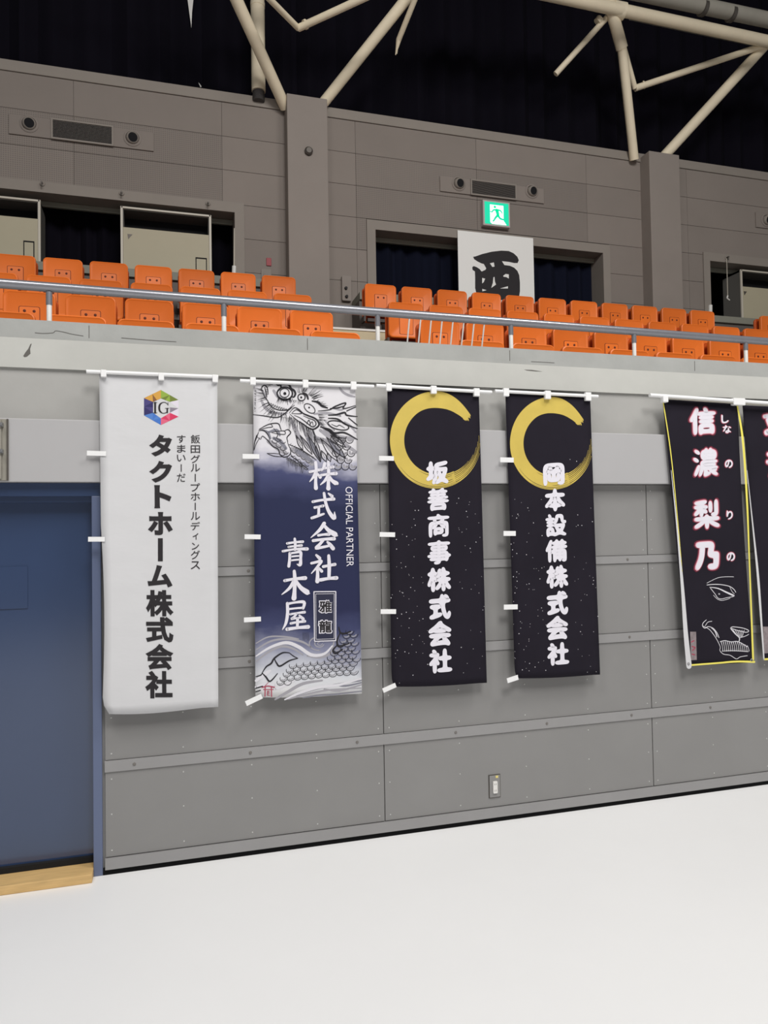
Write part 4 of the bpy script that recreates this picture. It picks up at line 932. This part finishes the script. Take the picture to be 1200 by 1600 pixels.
# ---- banners 3 and 4: black with gold ring
def ring(b, ox, oy, k, cx, cy, rxo, ryo, rxi, ryi, icx, icy, dots_seed):
    mb = MB(); n = 72; V = []; a0, a1 = 37, 296
    sm = lambda t: max(0, min(1, t))**2*(3-2*max(0, min(1, t)))
    for i in range(n+1):
        dg_ = a0+(a1-a0)*i/n; t = math.radians(dg_)
        fo = .915+.085*sm((dg_-a0)/50); fi = .93+.07*sm((dg_-80)/50) if dg_ > 60 else .96-.03*sm((dg_-a0)/23)
        p = (cx+rxo*fo*math.cos(t), cy-ryo*fo*math.sin(t)); q = (icx+rxi*fi*math.cos(t), icy-ryi*fi*math.sin(t))
        V.append((p, q))
    vs = []
    for p, q in V:
        for s_ in (p, q): v = b.q(ox+s_[0]/k, oy+s_[1]/k); vs.append((v.x, 0, v.z))
    mb.add(vs, [(2*i, 2*i+1, 2*i+3, 2*i+2) for i in range(n)])
    # ragged brush start
    p, q = V[0]
    for j in range(6):
        f_ = (j+.4)/6; s0 = (p[0]+(q[0]-p[0])*f_, p[1]+(q[1]-p[1])*f_); l = (26, 34, 20, 36, 22, 8)[j]
        b.stroke([(s0[0]-14, s0[1]-12, 18), (s0[0]+l*.3, s0[1]+l*.5, 11), (s0[0]+l*.5, s0[1]+l, 2)], 12, ox, oy, k, mb, seg=3)
    # dry brush strands at the end
    for j in range(7):
        f_ = (j+.4)/7; end = (344, 356, 366, 358, 350, 338, 326)[j]; w0 = (15, 13, 16, 12, 14, 11, 14)[j]; pts = []
        for i in range(14):
            t = math.radians(290+(end-290)*i/13); ox_, oy_ = cx+rxo*math.cos(t), cy-ryo*math.sin(t); ix, iy = icx+rxi*math.cos(t), icy-ryi*math.sin(t)
            g_ = f_*(1-.12*i/13)
            pts.append((ox_+(ix-ox_)*g_, oy_+(iy-oy_)*g_, max(w0*(1-i/13)**1.15, 1.8)))
        b.stroke(pts, 8, ox, oy, k, mb, seg=2)
    b.part('gold_ring', mb, 'ink_gold', .0022, kind='stuff')
    mb = MB()
    for f_, aa, ab, w_ in ((.16, 215, 302, 3), (.06, 240, 300, 3), (.88, 238, 300, 4), (.75, 272, 292, 4), (.45, 278, 293, 4), (.3, 270, 294, 3)):
        pts = []
        for i in range(12):
            t = math.radians(aa+(ab-aa)*i/11); ox_, oy_ = cx+rxo*math.cos(t), cy-ryo*math.sin(t); ix, iy = icx+rxi*math.cos(t), icy-ryi*math.sin(t)
            pts.append((ox_+(ix-ox_)*f_, oy_+(iy-oy_)*f_))
        b.stroke(pts, w_, ox, oy, k, mb, seg=2, taper=True)
    b.part('brush_gaps', mb, 'ink_black', .0028, kind='stuff')
    mb = MB(); rs = random.Random(dots_seed)
    P = b.P
    for i in range(190):
        u, v = rs.random(), .16+.83*rs.random()**.9
        if .38 < u < .72 or (v < .37 and not (.6 < u < .9 and .2 < v < .3 and rs.random() < .5)): continue
        c = (P[0]*(1-u)+P[1]*u)*(1-v)+(P[3]*(1-u)+P[2]*u)*v; r = rs.choice((.0016, .0018, .0022, .003)); a = rs.random()
        mb.add([(c.x+r*math.cos(a+i_*1.2566), 0, c.z+r*math.sin(a+i_*1.2566)) for i_ in range(5)], [(0, 1, 2, 3, 4)])
    b.part('gold_flecks', mb, 'ink_pale', .002, kind='stuff')
def e3(p, u, v):
    if v > .97: p.z -= .006*((v-.97)/.03)*math.sin(math.pi*min(1, u*1.1)); p.x += .012*((v-.97)/.03)*(1-u)**8
    return p
b3 = Banner('ring_banner', 'black banner with gold brushed ring, left one of the two, nearer the dragon banner', [(605, 604), (748, 611.5), (761, 1067), (612, 1073)], 'black_cloth', sway=.004, edge=e3)
dressing(b3, ((588, 602.5), (768, 613)), [(607, 604), (677, 608), (744, 612)], [(592, 716, 615, 716.5, 7), (593, 835, 617, 835.5, 7), (594.5, 955.5, 618.5, 955.5, 7), (598, 1079, 618, 1070, 7)], tieh=(4.5, 7))
ring(b3, 580, 590, 6, 605, 585, 430, 456, 322, 322, 630, 588, 3)
mb = MB()
for ch, x0, y0, x1, y1 in (('坂', 665.5, 720, 700, 757), ('善', 667, 762, 701, 798.5), ('商', 667.5, 803, 702, 840), ('事', 667.5, 844, 704, 882), ('株', 667.5, 886, 704, 925), ('式', 670, 928, 704, 968), ('会', 669, 970, 705, 1010), ('社', 670, 1013, 706, 1052)): mb = MB(); b3.glyph(ch, x0, y0, x1, y1, mb, bold=.04 if ch in '善商事' else .056, soft=2, lean=.07); b3.part('character', mb, 'ink_white', .0036)
b4 = Banner('ring_banner', 'black banner with gold brushed ring, right one of the two, nearer the socket', [(789.5, 613), (922, 620), (937.5, 1054), (804.5, 1060)], 'black_cloth', sway=.004, edge=e3)
dressing(b4, ((773, 611), (934, 619.5)), [(790, 612), (855, 616), (918, 618.5)], [(781, 718.5, 802, 719, 7), (786, 833.5, 805, 833.5, 7), (786.5, 948.5, 808, 948, 7), (792, 1063.5, 809, 1058, 7)], tieh=(4.5, 7))
ring(b4, 770, 590, 6.154, 566, 632, 402, 446, 295, 310, 588, 634, 9)
mb = MB()
for ch, x0, y0, x1, y1 in (('岡', 848, 723, 882, 759), ('本', 851, 763.5, 882.5, 799), ('設', 852, 803, 884.5, 839), ('備', 852, 842, 886, 879), ('株', 853, 882.5, 887, 919.5), ('式', 853.7, 923, 887, 961), ('会', 853, 962, 887, 1000), ('社', 854.5, 1003, 888.6, 1040)): mb = MB(); b4.glyph(ch, x0, y0, x1, y1, mb, bold=.04 if ch in '設備' else .056, soft=2, lean=.07); b4.part('character', mb, 'ink_white', .0036)

# ---- banner 5: black with yellow edging
def e5(p, u, v): p.x -= .016*math.sin(math.pi*v)*(u); return p
b5 = Banner('name_banner', 'black banner with yellow edging, pink glowing lettering and white line drawing', [(1035, 624), (1152, 630), (1178, 1035), (1075, 1040)], 'black_cloth', sway=.003, edge=e5)
def edge_strip(b, pts, m, name, lift=.0045): 
    mb = MB(); b.stroke(pts, 2, mb=mb); b.part(name, mb, m, lift)
edge_strip(b5, [(1035, 626, 1.6), (1047, 705, 1.6), (1057, 800, 1.2), (1066, 900, 1)], 'yellow_tape', 'edging')
edge_strip(b5, [(1048, 735, .8), (1058, 830, 2.5), (1066, 920, 5), (1071, 990, 7), (1076, 1040, 8.5)], 'white_cloth', 'edging')
edge_strip(b5, [(1151, 632, 2.2), (1160, 690, 3.4), (1166, 780, 3), (1170, 880, 2.2), (1176, 1030, 3)], 'yellow_tape', 'edging')
edge_strip(b5, [(1080, 1039, 2.2), (1120, 1036, 2.2), (1150, 1033.5, 2.4), (1178, 1034, 2.6)], 'yellow_tape', 'edging')
a = at(1015, 617.5, DBN-.026); c = at(1320, 638, DBN-.026)
t = thing('banner_rod', 'long pale rod holding the two black name banners at the right', 'rod', at(1150, 628, DBN-.01))
obj('tube', MB().tube(a, c, .013, n=10), 'white_tape', t, smooth=True); obj('lower_tube', MB().tube(at(1036, 622.5, DBN-.031), at(1320, 641.5, DBN-.031), .005, n=8), 'tube_grey', t, smooth=True)
for px, py, ww in ((1038, 623, 4), (1153, 627.5, 9)):
    p = at(px, py, DBN-.026); s_ = b5.scale(px, py); obj('tie', MB().box(p.x-ww*s_, p.x+ww*s_, p.y-.017, p.y+.017, p.z-5*s_, p.z+4*s_), 'white_tape', t, bevel=.004)
def neon(b, items):
    for nm, m_, add, grow, lift in (('character_halo', 'ink_darkred', .075, 3.0, .0022), ('character_rim', 'ink_pink', .055, 1.0, .0030), ('character', 'ink_white', .045, -.3, .0038)):
        for ch, x0, y0, x1, y1 in items:
            mb = MB()
            sm = (x1-x0) < 20; g_ = grow*(.45 if sm else 1); bo = {'信': 1, '濃': .75, '梨': .85, '乃': 1.4}.get(ch, .9)
            b.glyph(ch, x0-g_, y0-g_, x1+g_, y1+g_, mb, bold=round(add*bo*(.8 if sm else 1), 4), soft=2, lean=.06)
            b.part(nm, mb, m_, lift)
neon(b5, [('信', 1077.5, 637, 1117.5, 679.5), ('濃', 1083, 700, 1120.5, 744.5), ('梨', 1084.5, 780.5, 1123, 826), ('乃', 1086, 846, 1123, 891), ('し', 1126.5, 648.5, 1137.5, 661.5), ('な', 1129, 664.5, 1141.5, 677), ('の', 1132, 718.5, 1144, 731), ('り', 1134.5, 798, 1144, 811.5), ('の', 1135, 863, 1147.5, 876.5)])
mb = MB(); K5 = (1020, 840, 6.4)
for pts, w_ in (([(540, 455), (640, 405), (720, 392), (805, 392)], 4), ([(540, 474), (600, 468), (680, 470), (762, 487), (806, 516), (826, 546)], 6), ([(765, 490), (790, 540), (812, 560)], 4), ([(568, 496, 5), (650, 508, 9), (730, 545, 13), (806, 580, 15)], 10), ([(575, 505), (620, 562), (652, 606), (692, 612), (740, 600), (802, 590)], 5), ([(605, 575), (645, 615), (690, 628), (745, 615), (770, 605)], 4),
    ([(660, 563, 13), (664, 564, 13)], 13), ([(535, 823), (505, 850), (496, 882), (520, 906), (552, 890), (600, 905), (640, 952), (660, 1000)], 6), ([(590, 836), (550, 846), (524, 882)], 5), ([(500, 884), (560, 915), (600, 960), (640, 1022), (672, 1090), (670, 1130), (706, 1165), (770, 1176), (832, 1212), (872, 1192), (942, 1180)], 5), ([(580, 895), (620, 935), (640, 990)], 9),
    ([(776, 902), (802, 892), (900, 905), (955, 930), (930, 946), (860, 932), (800, 914), (776, 904)], 6), ([(776, 908), (820, 960), (862, 1002), (858, 1040)], 9), ([(862, 1002), (920, 985), (956, 966)], 5), ([(672, 1040), (720, 1030), (780, 1042), (850, 1040), (942, 1090)], 6), ([(690, 1136), (800, 1130), (950, 1140)], 5)):
    b5.stroke(pts, w_, *K5, mb)
for i in range(14):
    x = 682+i*20; b5.stroke([(x, 1042+max(0, i-8)*8, 7), (x+12, 1090+max(0, i-8)*4, 4), (x+16, 1134, 7)], 5, *K5, mb)
for i in range(6): b5.stroke([(800+i*22, 925, 5), (850+i*8, 990, 5)], 6, *K5, mb)
b5.part('face_drawing', mb, 'ink_pale', .003, kind='stuff')
mb = MB(); b5.poly([(1078, 987), (1087.5, 987), (1088.5, 1031), (1079.5, 1031.5)], mb); b5.part('stamp_label', mb, 'stamp_grey', .003)
mb = MB()
for q in (((1080, 1003), (1084, 1001)), ((1081, 1010), (1085, 1011)), ((1082, 1016), (1086, 1012)), ((1081, 1022), (1085, 1023))): b5.stroke(q, 1.6, mb=mb)
b5.part('stamp_marks', mb, 'ink_red', .0036, kind='stuff')
gm = MB()
for px, py in ((1075, 1037), (1173.5, 1031)): p = b5.q(px, py); gm.lathe([(.010, 0), (.008, .003), (.005, .002)], (p.x, b5.surf(p.x, p.z)-.005, p.z), n=12)
obj('eyelets', gm, 'steel', b5.t, kind='stuff')

# ---- banner 6: cut by the frame
b6 = Banner('name_banner', 'black banner cut by the right picture edge, hung beside the yellow edged banner', [(1160, 633), (1296, 640), (1318, 1022), (1192.5, 1031)], 'black_cloth', sway=.003, d=DBN+.012)
edge_strip(b6, [(1167, 735, .8), (1177, 830, 2.2), (1184, 900, 3.6), (1189, 970, 3), (1193, 1030, 2)], 'white_cloth', 'edging', .003)
edge_strip(b6, [(1194, 1030, 2.4), (1240, 1027, 2.4), (1318, 1021, 2.4)], 'yellow_tape', 'edging', .003)
for m_, gr, lf in (('ink_darkred', 5.5, .0016), ('ink_pink', 2.2, .0022), ('ink_white', 0, .0028)):
    mb = MB()
    for q in ([(1194, 651, 4), (1204, 650, 5), (1225, 650, 5)], [(1199, 656, 5), (1202, 664, 5)], [(1197, 676, 6), (1206, 673, 6), (1222, 672, 6)], [(1200, 710, 4), (1207, 713, 5)], [(1199, 722, 4), (1206, 724, 5)], [(1203, 744, 3), (1207, 732, 5), (1210, 724, 4)]): b6.stroke([(a, b_, c+gr) for a, b_, c in q], 4, mb=mb)
    b6.part('lettering', mb, m_, lf, kind='stuff')
mb = MB(); b6.poly([(1192, 979), (1202, 979), (1203, 1020), (1193, 1021)], mb); b6.part('stamp_label', mb, 'stamp_grey', .002)
